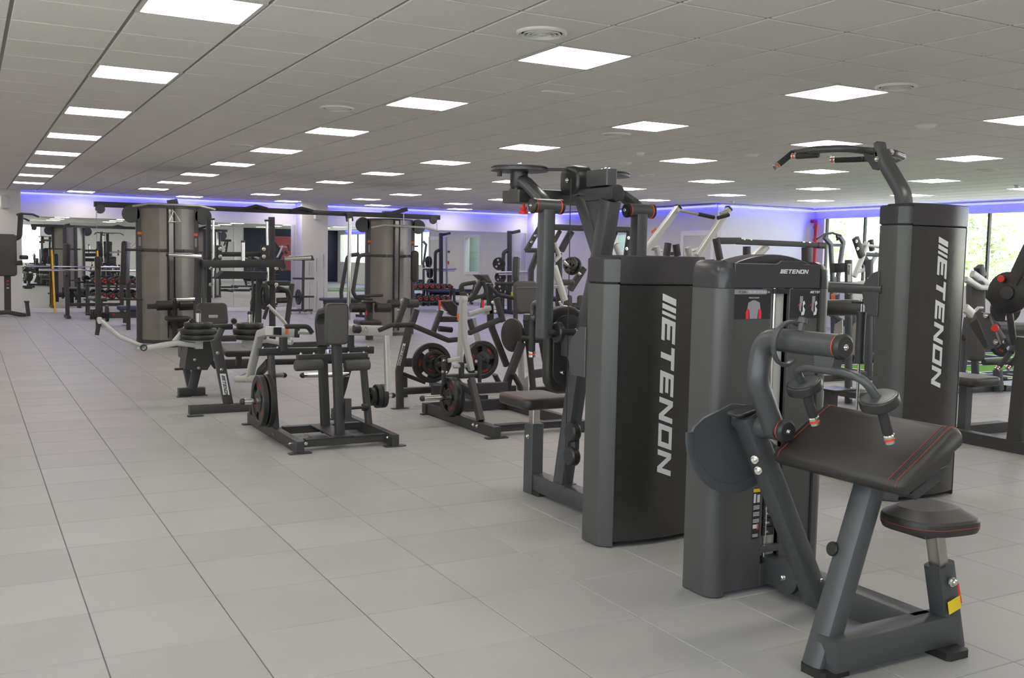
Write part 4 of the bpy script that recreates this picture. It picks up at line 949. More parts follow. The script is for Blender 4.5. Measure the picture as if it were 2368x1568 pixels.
tb(t, 'long_handle', 'grip', 'y9.0', [(876, 766), (912, 753), (957, 752)], .022, .08); part('handle_tip', MB().lathe(PP('y9.0', [(876, 766)])[0], V((-1, 0, -.3)), [(0, .022), (.02, .02), (.025, .01)], 12), SP, t)
bm(t, 'handle_beam', DF, 'y9.2', [(957, 754), (1036, 787), (1056, 785)], .05, .05); bm(t, 'seat_riser', DF, 'y9.4', [(1001, 770), (1020, 718)], .05, .05)
bm(t, 'seat_bar', DF, 'y9.5', [(1015, 738), (1060, 738)], .06, .06)
sl(t, 'seat_plate', 'trim_white', 'y9.5', [(1012, 717), (1023, 716), (1036, 722), (1024, 724)], .05)
sl(t, 'seat', 'vinyl', 'y9.8', [(1018, 696), (1046, 694), (1060, 708), (1058, 734), (1042, 728)], .09, .015)
tb(t, 'selector_pin', 'knob_red', 'y9.4', [(1016, 716), (1017, 696)], .012); tb(t, 'foot_roll', 'grip', 'y9.6', [(1015, 760), (1045, 763)], .03)
# loading pegs and plates, faces towards the camera
C = PP('y8.75', [(998, 839)])[0]; peg(t, C+Y_*.2, -Y_, .36, .025)
wplate(C, -Y_+X_*-.12, .195, .05, 'large lettered weight plate at the left of the silver row lever', 2.3); wplate(C-Y_*.065, -Y_+X_*-.12, .125, .045, 'medium plate in front of the large lettered plate', 1.2); wplate(C+V((.06, -.12, -.005)), -Y_+X_*-.12, .088, .04, 'small lettered plate outermost on the row machine peg', 2.3)
C2 = PP('y8.75', [(1114, 832)])[0]; peg(t, C2+Y_*.2, -Y_, .30, .025)
wplate(C2, -Y_+X_*.1, .19, .05, 'large lettered weight plate at the right of the silver row lever', 2.1); wplate(C2+Y_*.07, -Y_+X_*.1, .17, .05, 'plate hidden behind the right lettered plate', .9)
# ---------------- the tall silver row lever and its base
t = thing('lever_row_machine', 'plate-loaded lever row with two tall silver levers and low A-frame base', 'gym machine', (4.1, 7.8, 0))
for x in (3.775, 4.62): part('base_rail', MB().box(x-.03, x+.03, 7.08, 8.5, .008, .095), DF, t); foot(t, x, 7.1, .2); foot(t, x, 8.45, .17)
part('front_bar', MB().box(3.8, 4.6, 7.2, 7.26, .03, .08), DF, t); part('tread', MB().box(3.84, 4.12, 7.185, 7.275, .08, .088), 'rubber', t); part('tread', MB().box(4.2, 4.55, 7.185, 7.275, .08, .088), 'rubber', t)
part('rear_bar', MB().box(3.73, 4.68, 8.44, 8.52, .01, .10), DF, t); part('rear_bar', MB().box(3.9, 4.7, 8.62, 8.70, .14, .24), DF, t); bolts([(3.741, 7.45, .06), (3.741, 7.38, .06)], -X_, t, 1.2)
bm(t, 'a_frame_leg', DF, 'x3.775', [(1112, 974), (1089, 876)], .07, .05); bm(t, 'a_frame_leg', DF, 'x3.775', [(1092, 906), (1040, 878)], .06, .05)
bm(t, 'a_frame_head', DF, 'y7.9', [(1031, 871), (1107, 868)], .04, .07)
bm(t, 'pivot_plate', DF, 'y7.85', [(1026, 828), (1026, 884)], .035, .03); bm(t, 'pivot_plate', DF, 'y7.85', [(1110, 826), (1109, 884)], .03, .03); bolts(PP('y7.83', [(1026, 834), (1024, 860), (1033, 861), (1101, 836), (1101, 861)]), -Y_, t, 1.1)
tb(t, 'pivot_tube', SP, 'y7.85', [(1048, 847), (1084, 846)], .02); bm(t, 'pivot_block', DF, 'y7.85', [(1067, 838), (1067, 868)], .04, .05)
bm(t, 'silver_lever', SP, 'y7.8', [(1072, 692), (1074, 780), (1090, 856)], .042, .06); bm(t, 'silver_lever', SP, 'y7.95', [(1068, 700), (1063, 842)], .04, .05); sticker(t, 'y7.75', [(1057, 726), (1061, 724), (1061, 738), (1057, 742)])
bm(t, 'lever_link', SP, 'y7.8', [(1036, 834), (1062, 829)], .035, .03); part('lever_head', MB().lathe(PP('y7.8', [(1066, 693)])[0], X_, [(0, .035), (.05, .035)], 14), SP, t); sl(t, 'lever_cap', DF, 'y7.8', [(1068, 677), (1077, 675), (1082, 685), (1072, 687)], .06)
tb(t, 'left_loop_handle', 'grip', 'y7.9', [(1072, 685), (1062, 659), (1099, 653)], .018, .04); tb(t, 'loop_brace', 'dark_frame', 'y8.0', [(1071, 660), (1073, 677), (1092, 676), (1097, 655)], .007)
tb(t, 'right_loop_handle', 'grip', 'y7.9', [(1081, 694), (1127, 681), (1117, 650)], .018, .05)
# peg + plates at the left of the base
P = PP('x3.70', [(1043, 918)])[0]; peg(t, V((3.76, P.y, P.z)), -X_, .32, .024)
wplate(V((3.69, P.y, P.z)), -X_, .175, .05, 'outer weight plate low on the lever row base', .3); wplate(V((3.745, P.y+.02, P.z)), -X_, .17, .05, 'inner weight plate low on the lever row base', .9)
# ---------------- incline press behind (pad, bent tubes)
t = thing('incline_row_machine', 'incline row machine with small brown chest pad and bent tube handles', 'gym machine', (4.9, 9.4, 0))
sl(t, 'chest_pad', 'vinyl_grey', 'y9.2', [(1109, 636), (1130, 635), (1140, 655), (1126, 652)], .18, .012)
bm(t, 'mast', DF, 'y9.3', [(1132, 656), (1134, 740), (1138, 760), (1172, 846)], .06, .06); bm(t, 'mast_brace', DF, 'y9.3', [(1112, 650), (1088, 694)], .055, .06)
tb(t, 'side_handle', 'dark_frame', 'y9.2', [(1128, 658), (1152, 682), (1192, 690)], .022, .06); tb(t, 'side_handle', 'grip', 'y9.4', [(1146, 656), (1190, 657)], .02)
bm(t, 'lever_frame', DF, 'y9.0', [(1148, 689), (1163, 744)], .055, .05); bm(t, 'lever_frame', DF, 'y9.0', [(1084, 770), (1158, 738)], .05, .06); bm(t, 'lever_frame', DF, 'y9.0', [(1092, 760), (1085, 738)], .05, .05)
bm(t, 'silver_link', SP, 'y9.2', [(1084, 727), (1134, 712)], .05, .05); bm(t, 'silver_link', SP, 'y9.3', [(1093, 735), (1106, 790)], .05, .05); bm(t, 'silver_link', SP, 'y9.3', [(1118, 718), (1136, 716)], .09, .06); bolts(PP('y8.95', [(1139, 699), (1145, 720)]), -Y_, t, 1.2)
bm(t, 'base_spine', DF, 'y9.6', [(1060, 907), (1190, 901)], .10, .08); tb(t, 'red_pin', 'knob_red', 'y9.2', [(1116, 716), (1117, 694)], .012)
for a in ((1144, 866, 1159, 896, 1159, 906), (1187, 865, 1202, 893, 1203, 903)):
    bm(t, 'foot_pedal', DF, 'y9.0', [(a[0], a[1]), (a[2], a[3]), (a[4], a[5])], .03, .09); 
bm(t, 'leaning_post', DF, 'y9.1', [(1170, 905), (1174, 880), (1207, 792)], .075, .07)
part('base_runner', MB().box(4.55, 4.63, 8.9, 10.2, 0, .08), DF, t)
# ---------------- seated press with padded back
t = thing('seated_press_machine', 'seated press with broad brown backrest behind the pec fly seat', 'gym machine', (5.3, 9.2, 0))
P = PP('y9.0', [(1216, 688)])[0]; bk = part('back_rest', MB().pad(P, X_, V((0, .16, 1)), .26, .34, .09, .05, .03), 'vinyl_grey', t)
part('stitch', MB().tube([P+V((-.125, -.028, .095)), P+V((-.125, -.034, .105)), P+V((.125, -.034, .105))], .002, 5), 'print_grey', bk)
tb(t, 'back_roll', 'vinyl', 'y9.0', [(1216, 733), (1244, 732)], .045)
bm(t, 'rear_post', DF, 'y9.1', [(1216, 738), (1233, 900)], .055, .05); bm(t, 'rear_post', DF, 'y9.15', [(1252, 790), (1268, 880)], .05, .05); bm(t, 'post_plate', DF, 'y9.1', [(1232, 865), (1256, 862)], .09, .04)
P = PP('y9.0', [(1241, 783)])[0]; part('seat', MB().pad(P, X_, Y_, .24, .3, .07, .05, .03), 'vinyl', t)
bm(t, 'silver_column', SP, 'y9.4', [(1204, 800), (1206, 890)], .06, .05); sl(t, 'silver_gusset', SP, 'y9.4', [(1207, 880), (1222, 868), (1222, 905), (1207, 905)], .02)
tb(t, 'press_grip', 'grip', 'y9.3', [(1188, 738), (1206, 764)], .022); part('arm_disc', MB().lathe(PP('y9.3', [(1188, 775)])[0], -X_+Y_*-.2, [(0, .18), (.03, .18), (.035, .17)], 28), 'dark_frame', t)
bm(t, 'base_rail', DF, 'y9.3', [(1228, 905), (1380, 895)], .09, .08); bm(t, 'brace', DF, 'y9.2', [(1262, 860), (1290, 925)], .05, .05); bm(t, 'brace', 'alu', 'y9.2', [(1292, 865), (1275, 905)], .05, .05); tb(t, 'cross_tube', 'alu', 'y9.2', [(1268, 862), (1290, 860)], .025)
tb(t, 'top_lever', 'dark_frame', 'y9.5', [(1192, 640), (1194, 594)], .028)
# ---------------- pulldown frame further back
t = thing('high_pulldown_machine', 'tall dark plate-loaded pulldown frame behind the pec fly arms', 'gym machine', (8.6, 12.5, 0))
bm(t, 'top_beam', DF, 'y12.5', [(1246, 524), (1462, 532)], .085, .08); bm(t, 'left_arm_frame', DF, 'y12.4', [(1248, 526), (1217, 580)], .06, .07); bm(t, 'lower_beam', DF, 'y12.4', [(1217, 579), (1285, 580)], .065, .07)
bm(t, 'strut', DF, 'y12.6', [(1242, 586), (1228, 625), (1227, 700), (1228, 770)], .07, .07); bm(t, 'strut', DF, 'y12.7', [(1243, 588), (1256, 618)], .06, .06); bm(t, 'brace', DF, 'y12.6', [(1295, 534), (1281, 560)], .05, .06); bm(t, 'brace', DF, 'y12.8', [(1321, 535), (1297, 580)], .09, .07)
bm(t, 'brace', DF, 'y12.6', [(1424, 536), (1415, 562)], .05, .06); bm(t, 'right_arm_frame', DF, 'y12.4', [(1456, 536), (1447, 600)], .07, .07); bolts(PP('y12.36', [(1238, 545), (1229, 560), (1453, 550), (1449, 575)]), -Y_, t, 1.8)
bm(t, 'rear_post', DF, 'y13.2', [(1292, 585), (1293, 720), (1294, 768)], .08, .08); down(t, 'strut_foot', DF, PP('y12.6', [(1228, 768)])[0], .07); down(t, 'post_foot', DF, PP('y13.2', [(1294, 766)])[0], .08); part('base', MB().box(7.6, 9.6, 12.6, 12.7, 0, .09), DF, t); part('base', MB().box(8.7, 8.8, 12.2, 13.4, 0, .09), DF, t)
bm(t, 'silver_lever', SP, 'y12.3', [(1283, 562), (1294, 592), (1283, 604)], .045, .05); bm(t, 'silver_lever', SP, 'y12.2', [(1281, 615), (1306, 695)], .09, .06); bm(t, 'silver_lever', SP, 'y12.4', [(1424, 565), (1434, 590)], .09, .06)
tb(t, 'handle_rod', 'chrome', 'y12.2', [(1294, 697), (1298, 707), (1324, 711)], .018); tb(t, 'handle_grip', 'grip', 'y12.2', [(1322, 710), (1342, 713)], .022); tb(t, 'lever_axle', 'chrome', 'y12.2', [(1272, 662), (1288, 662)], .03)
P = PP('y12.6', [(1319, 612)])[0]; peg(t, P-V((.16, .05, -.05)), V((.8, .15, -.45)), .4, .026)
wplate(P, V((-.8, -.45, .3)), .115, .05, 'small weight plate high on the dark pulldown frame', 0, False); wplate(P+V((.06, .03, -.02)), V((-.8, -.45, .3)), .14, .05, 'larger weight plate high on the dark pulldown frame', 1, False)
for a, b, w in ((1317, 652, .22),): part('knee_pad', MB().lathe(PP('y12.4', [(1297, 653)])[0], X_, [(0, .03), (.02, .045), (w-.02, .045), (w, .03)], 16), 'vinyl_grey', t)
for px in (1313, 1344): P = PP('y12.3', [(px, 700)])[0]; part('seat_cushion', MB().pad(P, X_, Z_, .13, .22, .06, .04, .02), 'vinyl_grey', t)
bm(t, 'seat_frame', DF, 'y12.7', [(1330, 700), (1332, 770)], .08, .08); bm(t, 'slanted_frame', DF, 'y12.8', [(1318, 670), (1350, 620)], .09, .08)
# ---------------- silver-armed chest press behind the towers
t = thing('vertical_press_machine', 'plate-loaded press with two raised silver arms above the towers', 'gym machine', (6.7, 8.1, 0))
for (a, b, g0, g1, g2) in (((1567, 481), (1486, 590), (1572, 487), (1616, 496), (1651, 503)), ((1684, 484), (1612, 592), (1664, 493), (1672, 492), (1684, 489))):
    bm(t, 'silver_arm', SP, 'y8.0', [a, b], .06, .06); d = (ay(*a, 8.0)-ay(*b, 8.0)).normalized(); part('arm_cap', MB().sweep([ay(*a, 8.0), ay(*a, 8.0)+d*.02], rrect(.065, .065, .006, 2), Y_), 'plastic_black', t)
tb(t, 'handle_rod', 'alu', 'y7.9', [(1570, 486), (1618, 496)], .016); tb(t, 'handle_grip', 'grip', 'y7.9', [(1614, 495), (1651, 503)], .02)
tb(t, 'handle_rod', 'alu', 'y7.9', [(1666, 494), (1682, 488)], .016); tb(t, 'handle_grip', 'grip', 'y7.85', [(1660, 504), (1685, 497)], .02); sticker(t, 'y7.96', [(1505, 535), (1516, 526), (1518, 530), (1507, 540)])
bm(t, 'pivot_bracket', DF, 'y8.2', [(1545, 562), (1541, 592)], .06, .05); bm(t, 'pivot_bracket', DF, 'y8.2', [(1563, 565), (1567, 592)], .06, .05); bm(t, 'pivot_link', SP, 'y8.1', [(1518, 570), (1524, 592)], .05, .05); bm(t, 'pivot_link', SP, 'y8.1', [(1590, 572), (1596, 592)], .05, .05)
tb(t, 'axle', 'chrome', 'y8.15', [(1495, 574), (1530, 580)], .014); tb(t, 'axle', 'chrome', 'y8.15', [(1590, 582), (1625, 574)], .014); bm(t, 'press_frame', DF, 'y8.4', [(1655, 550), (1665, 600)], .06, .06)
bm(t, 'lower_frame', DF, 'y8.4', [(1480, 600), (1500, 820)], .08, .08); bm(t, 'lower_frame', DF, 'y8.4', [(1640, 600), (1640, 805)], .08, .08); bm(t, 'base_beam', DF, 'y8.4', [(1470, 850), (1660, 835)], .1, .1)
for x in (6.2, 7.3): part('base_runner', MB().box(x-.04, x+.04, 7.9, 9.2, 0, .08), DF, t)
t = thing('long_beam_rack', 'dark frame with long horizontal top beam behind the triceps tower', 'gym machine', (9.5, 8.9, 0))
bm(t, 'beam_head', DF, 'y8.8', [(1656, 557), (1709, 557)], .075, .08); bm(t, 'top_beam', DF, 'y9.0', [(1706, 559), (1902, 567)], .065, .07); bm(t, 'beam_end', 'plastic_black', 'y9.0', [(1888, 567), (1904, 568)], .075, .08)
bm(t, 'post', DF, 'y9.0', [(1727, 570), (1728, 800)], .07, .07); bm(t, 'post', DF, 'y9.0', [(1866, 572), (1866, 800)], .11, .08); bm(t, 'brace', SP, 'y9.2', [(1772, 568), (1740, 600)], .09, .07); bolts(PP('y8.96', [(1720, 555), (1736, 556), (1858, 561), (1872, 562)]), Z_, t, 1.3)
part('base_runner', MB().box(8.0, 10.0, 9.0, 9.08, 0, .08), DF, t)
# ================================================================ FAR GROUPS
# ---------------- cable multi-station: two shrouded towers joined by a crossover beam
t = thing('cable_multi_station', 'large cable multi-station of two tall shrouded towers joined by a crossover beam', 'gym machine', (4.9, 17.1, 0))
def cable_tower(cx, cy, R, h, sub):
    n = 6; ang = [math.radians(a) for a in (-160, -112, -68, -20, 70, 110)]
    P = [V((cx+R*math.cos(a), cy+R*math.sin(a), 0)) for a in ang]
    for i in range(n):
        a, b = P[i], P[(i+1) % n]; d = (b-a).normalized(); nn = V((d.y, -d.x, 0))
        mb = MB(); k = 5; out = []
        for j in range(k+1):
            u = j/k; out.append(a+(b-a)*u+nn*(.035*4*u*(1-u))+V((0, 0, .06)))
        mb.slab(out+[b+V((0, 0, .06))-nn*.012, a+V((0, 0, .06))-nn*.012], Z_, h-.06, .002)
        part('shroud_panel', mb, 'shroud', t)
        part('belt', B([a+nn*.03+V((0, 0, h*.69)), b+nn*.03+V((0, 0, h*.69))], .012, .05), 'shroud_trim', t)
    for i in (0, 3, 4, 5): part('corner_post', MB().box(P[i].x-.05, P[i].x+.05, P[i].y-.05, P[i].y+.05, 0, h, .02), 'shroud_trim', t)
    part('tower_cap', MB().lathe((cx, cy, h), Z_, [(0, R*1.05), (.02, R*1.05), (.025, R*.9)], 12), 'shroud_trim', t)
    part('tower_base', MB().lathe((cx, cy, 0), Z_, [(0, R*1.02), (.06, R*1.02), (.06, R*.9)], 12), 'shroud_trim', t)
    m = (P[1]+P[2])/2
    part('guide_rail', MB().box(m.x-.045, m.x+.045, m.y-.07, m.y-.03, .3, h-.02, .01), 'chrome', t)
    part('rail_edge', MB().box(m.x-.06, m.x-.045, m.y-.075, m.y-.02, .1, h, .003), 'rubber', t); part('rail_edge', MB().box(m.x+.045, m.x+.06, m.y-.075, m.y-.02, .1, h, .003), 'rubber', t)
    for i in (0, 3):
        part('pulley_disc', MB().lathe(V((P[i].x+(-.12 if i == 0 else .12), P[i].y-.05, h-.10)), Y_, [(0, .13), (.012, .14), (.03, .14), (.042, .13)], 22), 'charcoal', t)
        q = part('tag_plate', MB().box(P[i].x-.028, P[i].x+.028, P[i].y-.056, P[i].y-.05, h-.66, h-.34, .001), 'charcoal', t)
        part('tag_mark', MB().box(P[i].x-.03, P[i].x+.03, P[i].y-.06, P[i].y-.056, h-.42, h-.38, .001), 'orange_tag', t); part('tag_mark', MB().box(P[i].x-.018, P[i].x+.018, P[i].y-.059, P[i].y-.056, h-.6, h-.46, .001), 'print_grey', t)
    return P
HA = 2.15
cable_tower(2.86, 16.95, .46, HA, 0); cable_tower(6.95, 17.6, .46, 2.13, 1)
bm(t, 'crossover_beam', DF, 'y17', [(217, 472), (499, 482), (1016, 503)], .085, .09)
for a in ((592, 476), (697, 481)): bm(t, 'pullup_grip', 'grip', 'y16.9', [(a[0]-24, a[1]+6), (a[0], a[1]), (a[0]+26, a[1]+7)], .05, .04)
for px, py in ((232, 483), (1003, 509)):
    part('end_pulley', MB().lathe(PP('y16.95', [(px, py)])[0], Y_, [(0, .07), (.03, .075), (.05, .07)], 18), 'charcoal', t); tb(t, 'cable_clip', 'steel', 'y16.95', [(px-9 if px < 500 else px+7, py+4), (px-9 if px < 500 else px+8, py+22)], .008)
# tower A lat station
tb(t, 'lat_bar', 'alu', 'y16.35', [(306, 477), (344, 471), (460, 476), (498, 485)], .02, .05); bm(t, 'lat_head', DF, 'y16.4', [(388, 470), (410, 466)], .09, .10); tb(t, 'lat_cable', 'rubber', 'y16.35', [(402, 472), (402, 496)], .008)
tb(t, 'triangle_handle', 'chrome', 'y16.3', [(402, 488), (391, 513), (418, 513), (402, 488)], .009)
for a, b in ((362, 398), (415, 448)): tb(t, 'thigh_roller', 'vinyl', 'y16.1', [(a, 707), (b, 706)], .075)
bm(t, 'roller_mount', DF, 'y16.2', [(340, 709), (450, 706)], .08, .06); bm(t, 'station_post', DF, 'y16.2', [(404, 695), (404, 790)], .07, .08)
P = PP('y16.0', [(412, 737)])[0]; part('station_seat', MB().pad(P, X_, Y_, .36, .4, .07, .05, .03), 'vinyl', t)
bm(t, 'station_foot', DF, 'y16', [(404, 793), (404, 796)], .2, .3); bm(t, 'foot_tie', DF, 'y16.3', [(395, 745), (430, 745)], .2, .05)
for px, py, L in ((302, 578, .25), (300, 692, .3)): peg(t, PP('y16.6', [(px+30, py)])[0], -X_, L, .018, 'storage_peg', 'dark_frame')
# tower B
tb(t, 'lat_bar', 'alu', 'y16.9', [(859, 526), (888, 520), (978, 526), (1015, 534)], .02, .05); bm(t, 'lat_head', DF, 'y17', [(886, 493), (905, 494), (940, 484)], .07, .12); tb(t, 'lat_cable', 'steel', 'y16.9', [(933, 492), (934, 520)], .008)
tb(t, 'chrome_column', 'chrome', 'y16.8', [(809, 505), (806, 740)], .035); bm(t, 'column_head', DF, 'y16.9', [(806, 492), (809, 512)], .11, .1)
tb(t, 'dip_bar', 'dark_frame', 'y16.6', [(856, 589), (830, 590), (816, 675), (824, 690), (850, 690)], .035, .1); tb(t, 'dip_bar', 'dark_frame', 'y17.0', [(830, 588), (804, 591), (789, 675), (790, 692)], .035, .1)
for a, b in ((811, 843), (869, 902)): tb(t, 'thigh_roller', 'vinyl', 'y16.2', [(a, 712), (b, 712)], .08)
for a, b in ((898, 922), (943, 966)): tb(t, 'thigh_roller', 'vinyl', 'y16.7', [(a, 703), (b, 702)], .075)
bm(t, 'station_post', DF, 'y16.4', [(853, 690), (854, 790)], .11, .1); tb(t, 'hand_bar', 'dark_frame', 'y16.3', [(824, 685), (885, 683)], .025); tb(t, 'knee_bar', 'dark_frame', 'y16.3', [(826, 704), (842, 698), (866, 698), (884, 706)], .022, .05)
P = PP('y16.0', [(850, 745)])[0]; part('station_seat', MB().pad(P, X_, Y_, .4, .4, .08, .05, .03), 'vinyl', t)
tb(t, 'pin', 'knob_red', 'y16.2', [(845, 718), (846, 728)], .02)
P = PP('y17.0', [(959, 616)])[0]; part('tall_pad', MB().pad(P, X_, Z_, .14, .58, .10, .06, .03), 'vinyl', t); bm(t, 'pad_post', DF, 'y17', [(954, 650), (955, 690)], .05, .05); peg(t, PP('y17', [(962, 592)])[0], -X_, .12, .018, 'storage_peg', 'dark_frame')
# ---------------- squat rack with sliding beam
t = thing('smith_rack', 'dark guided-bar rack with chrome storage pegs between the shrouded towers', 'gym machine', (4.3, 15.3, 0))
bm(t, 'upright', DF, 'y15.4', [(482, 497), (483, 780)], .065, .07); bm(t, 'upright', DF, 'y15.4', [(628, 502), (630, 775)], .085, .08)
tb(t, 'guide_rod', 'chrome', 'y15.2', [(493, 507), (494, 690)], .018); tb(t, 'guide_rod', 'chrome', 'y15.2', [(617, 511), (620, 688)], .018)
bm(t, 'rod_mount', DF, 'y15.2', [(484, 507), (496, 507)], .03, .04); bm(t, 'rod_mount', DF, 'y15.2', [(612, 510), (628, 510)], .03, .04)
bm(t, 'main_beam', DF, 'y15.1', [(467, 611), (656, 609)], .115, .09); bm(t, 'upper_bar', DF, 'y15.3', [(512, 588), (604, 588)], .07, .06)
sl(t, 'gusset', DF, 'y15.1', [(500, 567), (513, 567), (513, 600), (490, 603), (500, 592)], .03); sl(t, 'gusset', DF, 'y15.1', [(604, 567), (622, 567), (622, 590), (630, 603), (604, 603)], .03); bolts(PP('y15.08', [(509, 575), (509, 593), (610, 576), (610, 593), (487, 620), (487, 658), (639, 620), (639, 658)]), -Y_, t, 2.2)
peg(t, PP('y15.0', [(465, 594)])[0], -X_+Z_*.05, .46, .03); peg(t, PP('y15.0', [(657, 598)])[0], X_+Z_*.06, .42, .03); peg(t, PP('y15.0', [(562, 603)])[0], Z_, .27, .03); peg(t, PP('y15.0', [(450, 692)])[0], -X_, .26, .026)
sl(t, 'foot_board', 'rubber', 'y14.9', [(518, 627), (618, 629), (616, 645), (498, 645)], .3)
bm(t, 'plate_post', DF, 'y15.2', [(458, 600), (456, 710), (455, 782)], .10, .08); bm(t, 'post_strip', 'charcoal', 'y15.2', [(472, 620), (471, 780)], .05, .05)
bm(t, 'leg', DF, 'y15.7', [(590, 658), (583, 728), (578, 775)], .07, .07); bm(t, 'leg', DF, 'y15.5', [(675, 656), (664, 745), (659, 778)], .07, .07); bm(t, 'leg', DF, 'y15.3', [(600, 640), (596, 770)], .09, .07)
P = PP('y15.2', [(642, 655)])[0]; part('shoulder_pad', MB().pad(P, X_, Y_, .36, .2, .07, .03, .02), 'vinyl', t); tb(t, 'rear_roller', 'vinyl', 'y15.4', [(640, 695), (664, 694)], .045); tb(t, 'brace_tube', 'dark_frame', 'y15.4', [(640, 664), (668, 672), (672, 690)], .03, .1)

for nm_, pl_, p_, w_ in (('upright_foot', 'y15.4', (483, 778), .065), ('upright_foot', 'y15.4', (630, 773), .085), ('post_foot', 'y15.2', (455, 780), .10), ('leg_foot', 'y15.7', (578, 773), .07), ('leg_foot', 'y15.5', (659, 776), .07), ('leg_foot', 'y15.3', (596, 768), .09)): down(t, nm_, DF, PP(pl_, [p_])[0], w_)
part('base_tie', MB().box(3.2, 5.1, 15.35, 15.45, 0, .08), DF, t)
P = PP('y14.9', [(612, 686)])[0]; wplate(P, X_, .20, .05, 'weight plate hanging low on the guided-bar rack', 0, False)
# ---------------- plate tree, barbells, benches by the pillar
t = thing('plate_tree', 'wheeled plate tree with three pairs of pegs beside the middle pillar', 'plate rack', (7.4, 24.2, 0))
bm(t, 'pole', DF, 'y24', [(702, 596), (700, 715)], .06, .06)
for z in (600, 644, 686): tb(t, 'peg', DF, 'y24', [(677, z), (726, z)], .025)
P = az(701, 726, 0); P.y = 24; P = PP('y24', [(700, 719)])[0]
part('base_frame', B([(P.x-.32, 24, .09), (P.x+.25, 24, .09)], .06, .05), DF, t); part('base_frame', B([(P.x, 23.75, .09), (P.x, 24.3, .09)], .06, .05), DF, t)
for dx, dy in ((-.3, 0), (.22, 0), (0, -.22), (0, .25)): part('caster', MB().lathe((P.x+dx-.015, 24+dy, .035), X_, [(0, .035), (.03, .035)], 14), 'alu', t)
wplate(PP('y23.95', [(690, 687)])[0], X_, .19, .05, 'red lettered plate on the lowest peg of the plate tree', 0); 
for k, px in enumerate((737, 749, 757)):
    o = V((7.75+k*.17, 24.95-k*.05, 0)); top = 1.28+.1*k
    tt = thing('barbell', ORD[k]+' chrome barbell from the left, stood upright by the pillar', 'barbell', o, 'barbells standing by the pillar')
    part('shaft', T([o+V((0, 0, .40)), o+V((0, 0, top-.36))], .014), 'chrome', tt); part('sleeve', T([o, o+V((0, 0, .40))], .025), 'alu', tt); part('sleeve', T([o+V((0, 0, top-.36)), o+V((0, 0, top))], .025), 'alu', tt)
def bench(x, y, lab, rz=0, L=1.15, mt='vinyl_blue'):
    tt = thing('flat_bench', lab, 'bench', (x, y, 0)); c, s = math.cos(rz), math.sin(rz); D = V((c, s, 0)); N_ = V((-s, c, 0)); o = V((x, y, 0))
    part('pad', MB().pad(o+V((0, 0, .44)), D, N_, L, .28, .07, .04, .025), mt, tt); part('spine', B([o-D*L*.45+V((0, 0, .37)), o+D*L*.45+V((0, 0, .37))], .05, .07), DF, tt)
    for k in (-.4, .4):
        part('leg', B([o+D*L*k+V((0, 0, .36)), o+D*L*k*1.15+V((0, 0, .04))], .06, .06, N_), DF, tt); part('foot', B([o+D*L*k*1.15-N_*.2+V((0, 0, .03)), o+D*L*k*1.15+N_*.2+V((0, 0, .03))], .06, .06), DF, tt)
bench(7.75, 22.4, 'flat bench with dark blue pad in front of the upright barbells', .25); bench(12.6, 24.1, 'flat bench with blue pad right of the far dumbbell rack', .5); bench(13.5, 22.8, 'flat bench with blue pad deep behind the row machines', .3)
# ---------------- dumbbells and racks
_db = {}
def dumbbell(c, lab, grp, r=.075):
    tt = thing('dumbbell', lab, 'dumbbell', c, grp)
    if r not in _db:
        h = MB().lathe((0, 0, 0), Y_, [(-.085, .016), (.085, .016)], 10)
        hd = MB().lathe((0, -.085, 0), -Y_, [(0, r*.8), (.01, r), (.075, r), (.085, r*.82)], 18); hd2 = MB().lathe((0, .085, 0), Y_, [(0, r*.8), (.01, r), (.075, r), (.085, r*.82)], 18)
        ca = MB()
        for k in range(3):
            a0 = k*2.094+.5; ca.slab([V((r*.66*math.cos(a0+u), -.1715, r*.66*math.sin(a0+u))) for u in (0, .5, 1.0, 1.5)]+[V((r*.2*math.cos(a0+.75), -.1715, r*.2*math.sin(a0+.75)))], -Y_, .002)
        _db[r] = (mesh('handle', h, 'chrome'), mesh('head', hd, 'rubber'), mesh('head', hd2, 'rubber'), mesh('end_print', ca, 'red_text'))
    a, b, c2, e = _db[r]; obj('handle', a, tt); h1 = obj('head', b, tt); obj('head', c2, tt); obj('end_print', e, h1); return tt
def db_rack(x0, x1, y, lab, zs=(.42, .78), grp='', ns=(9, 9), where=''):
    tt = thing('dumbbell_rack', lab, 'dumbbell rack', ((x0+x1)/2, y, 0))
    for x in (x0+.08, x1-.08):
        part('end_frame', B([(x, y+.2, .02), (x, y+.02, zs[1]+.02)], .06, .06, X_), DF, tt); part('foot', B([(x, y-.22, .02), (x, y+.3, .02)], .07, .04), DF, tt)
        part('end_frame', B([(x, y-.18, .02), (x, y-.1, zs[1]-.05)], .06, .06, X_), DF, tt)
    for z, k in zip(zs, (0, 1)):
        yo = -.02*k
        for dy in (-.10, .10): part('shelf_rail', B([(x0, y+yo+dy, z-.085), (x1, y+yo+dy, z-.085)], .05, .03), DF, tt)
        n = ns[k]
        for i in range(n):
            r = .078 if i < n-2 else .066
            dumbbell((x0+.24+(x1-x0-.48)*i/(n-1), y+yo, z+.01), 'black red-ended dumbbell, '+ORD[i]+' from the left on the '+('lower' if k == 0 else 'upper')+' tier '+where, grp, r)
db_rack(2.35, 4.6, 24.6, 'two-tier dumbbell rack in front of the left mirror', (.42, .76), 'dumbbells on the left rack', (11, 11), 'of the left rack')
db_rack(9.9, 11.75, 24.7, 'two-tier dumbbell rack in front of the right mirror', (.34, .67), 'dumbbells on the right rack', (9, 9), 'of the right rack')
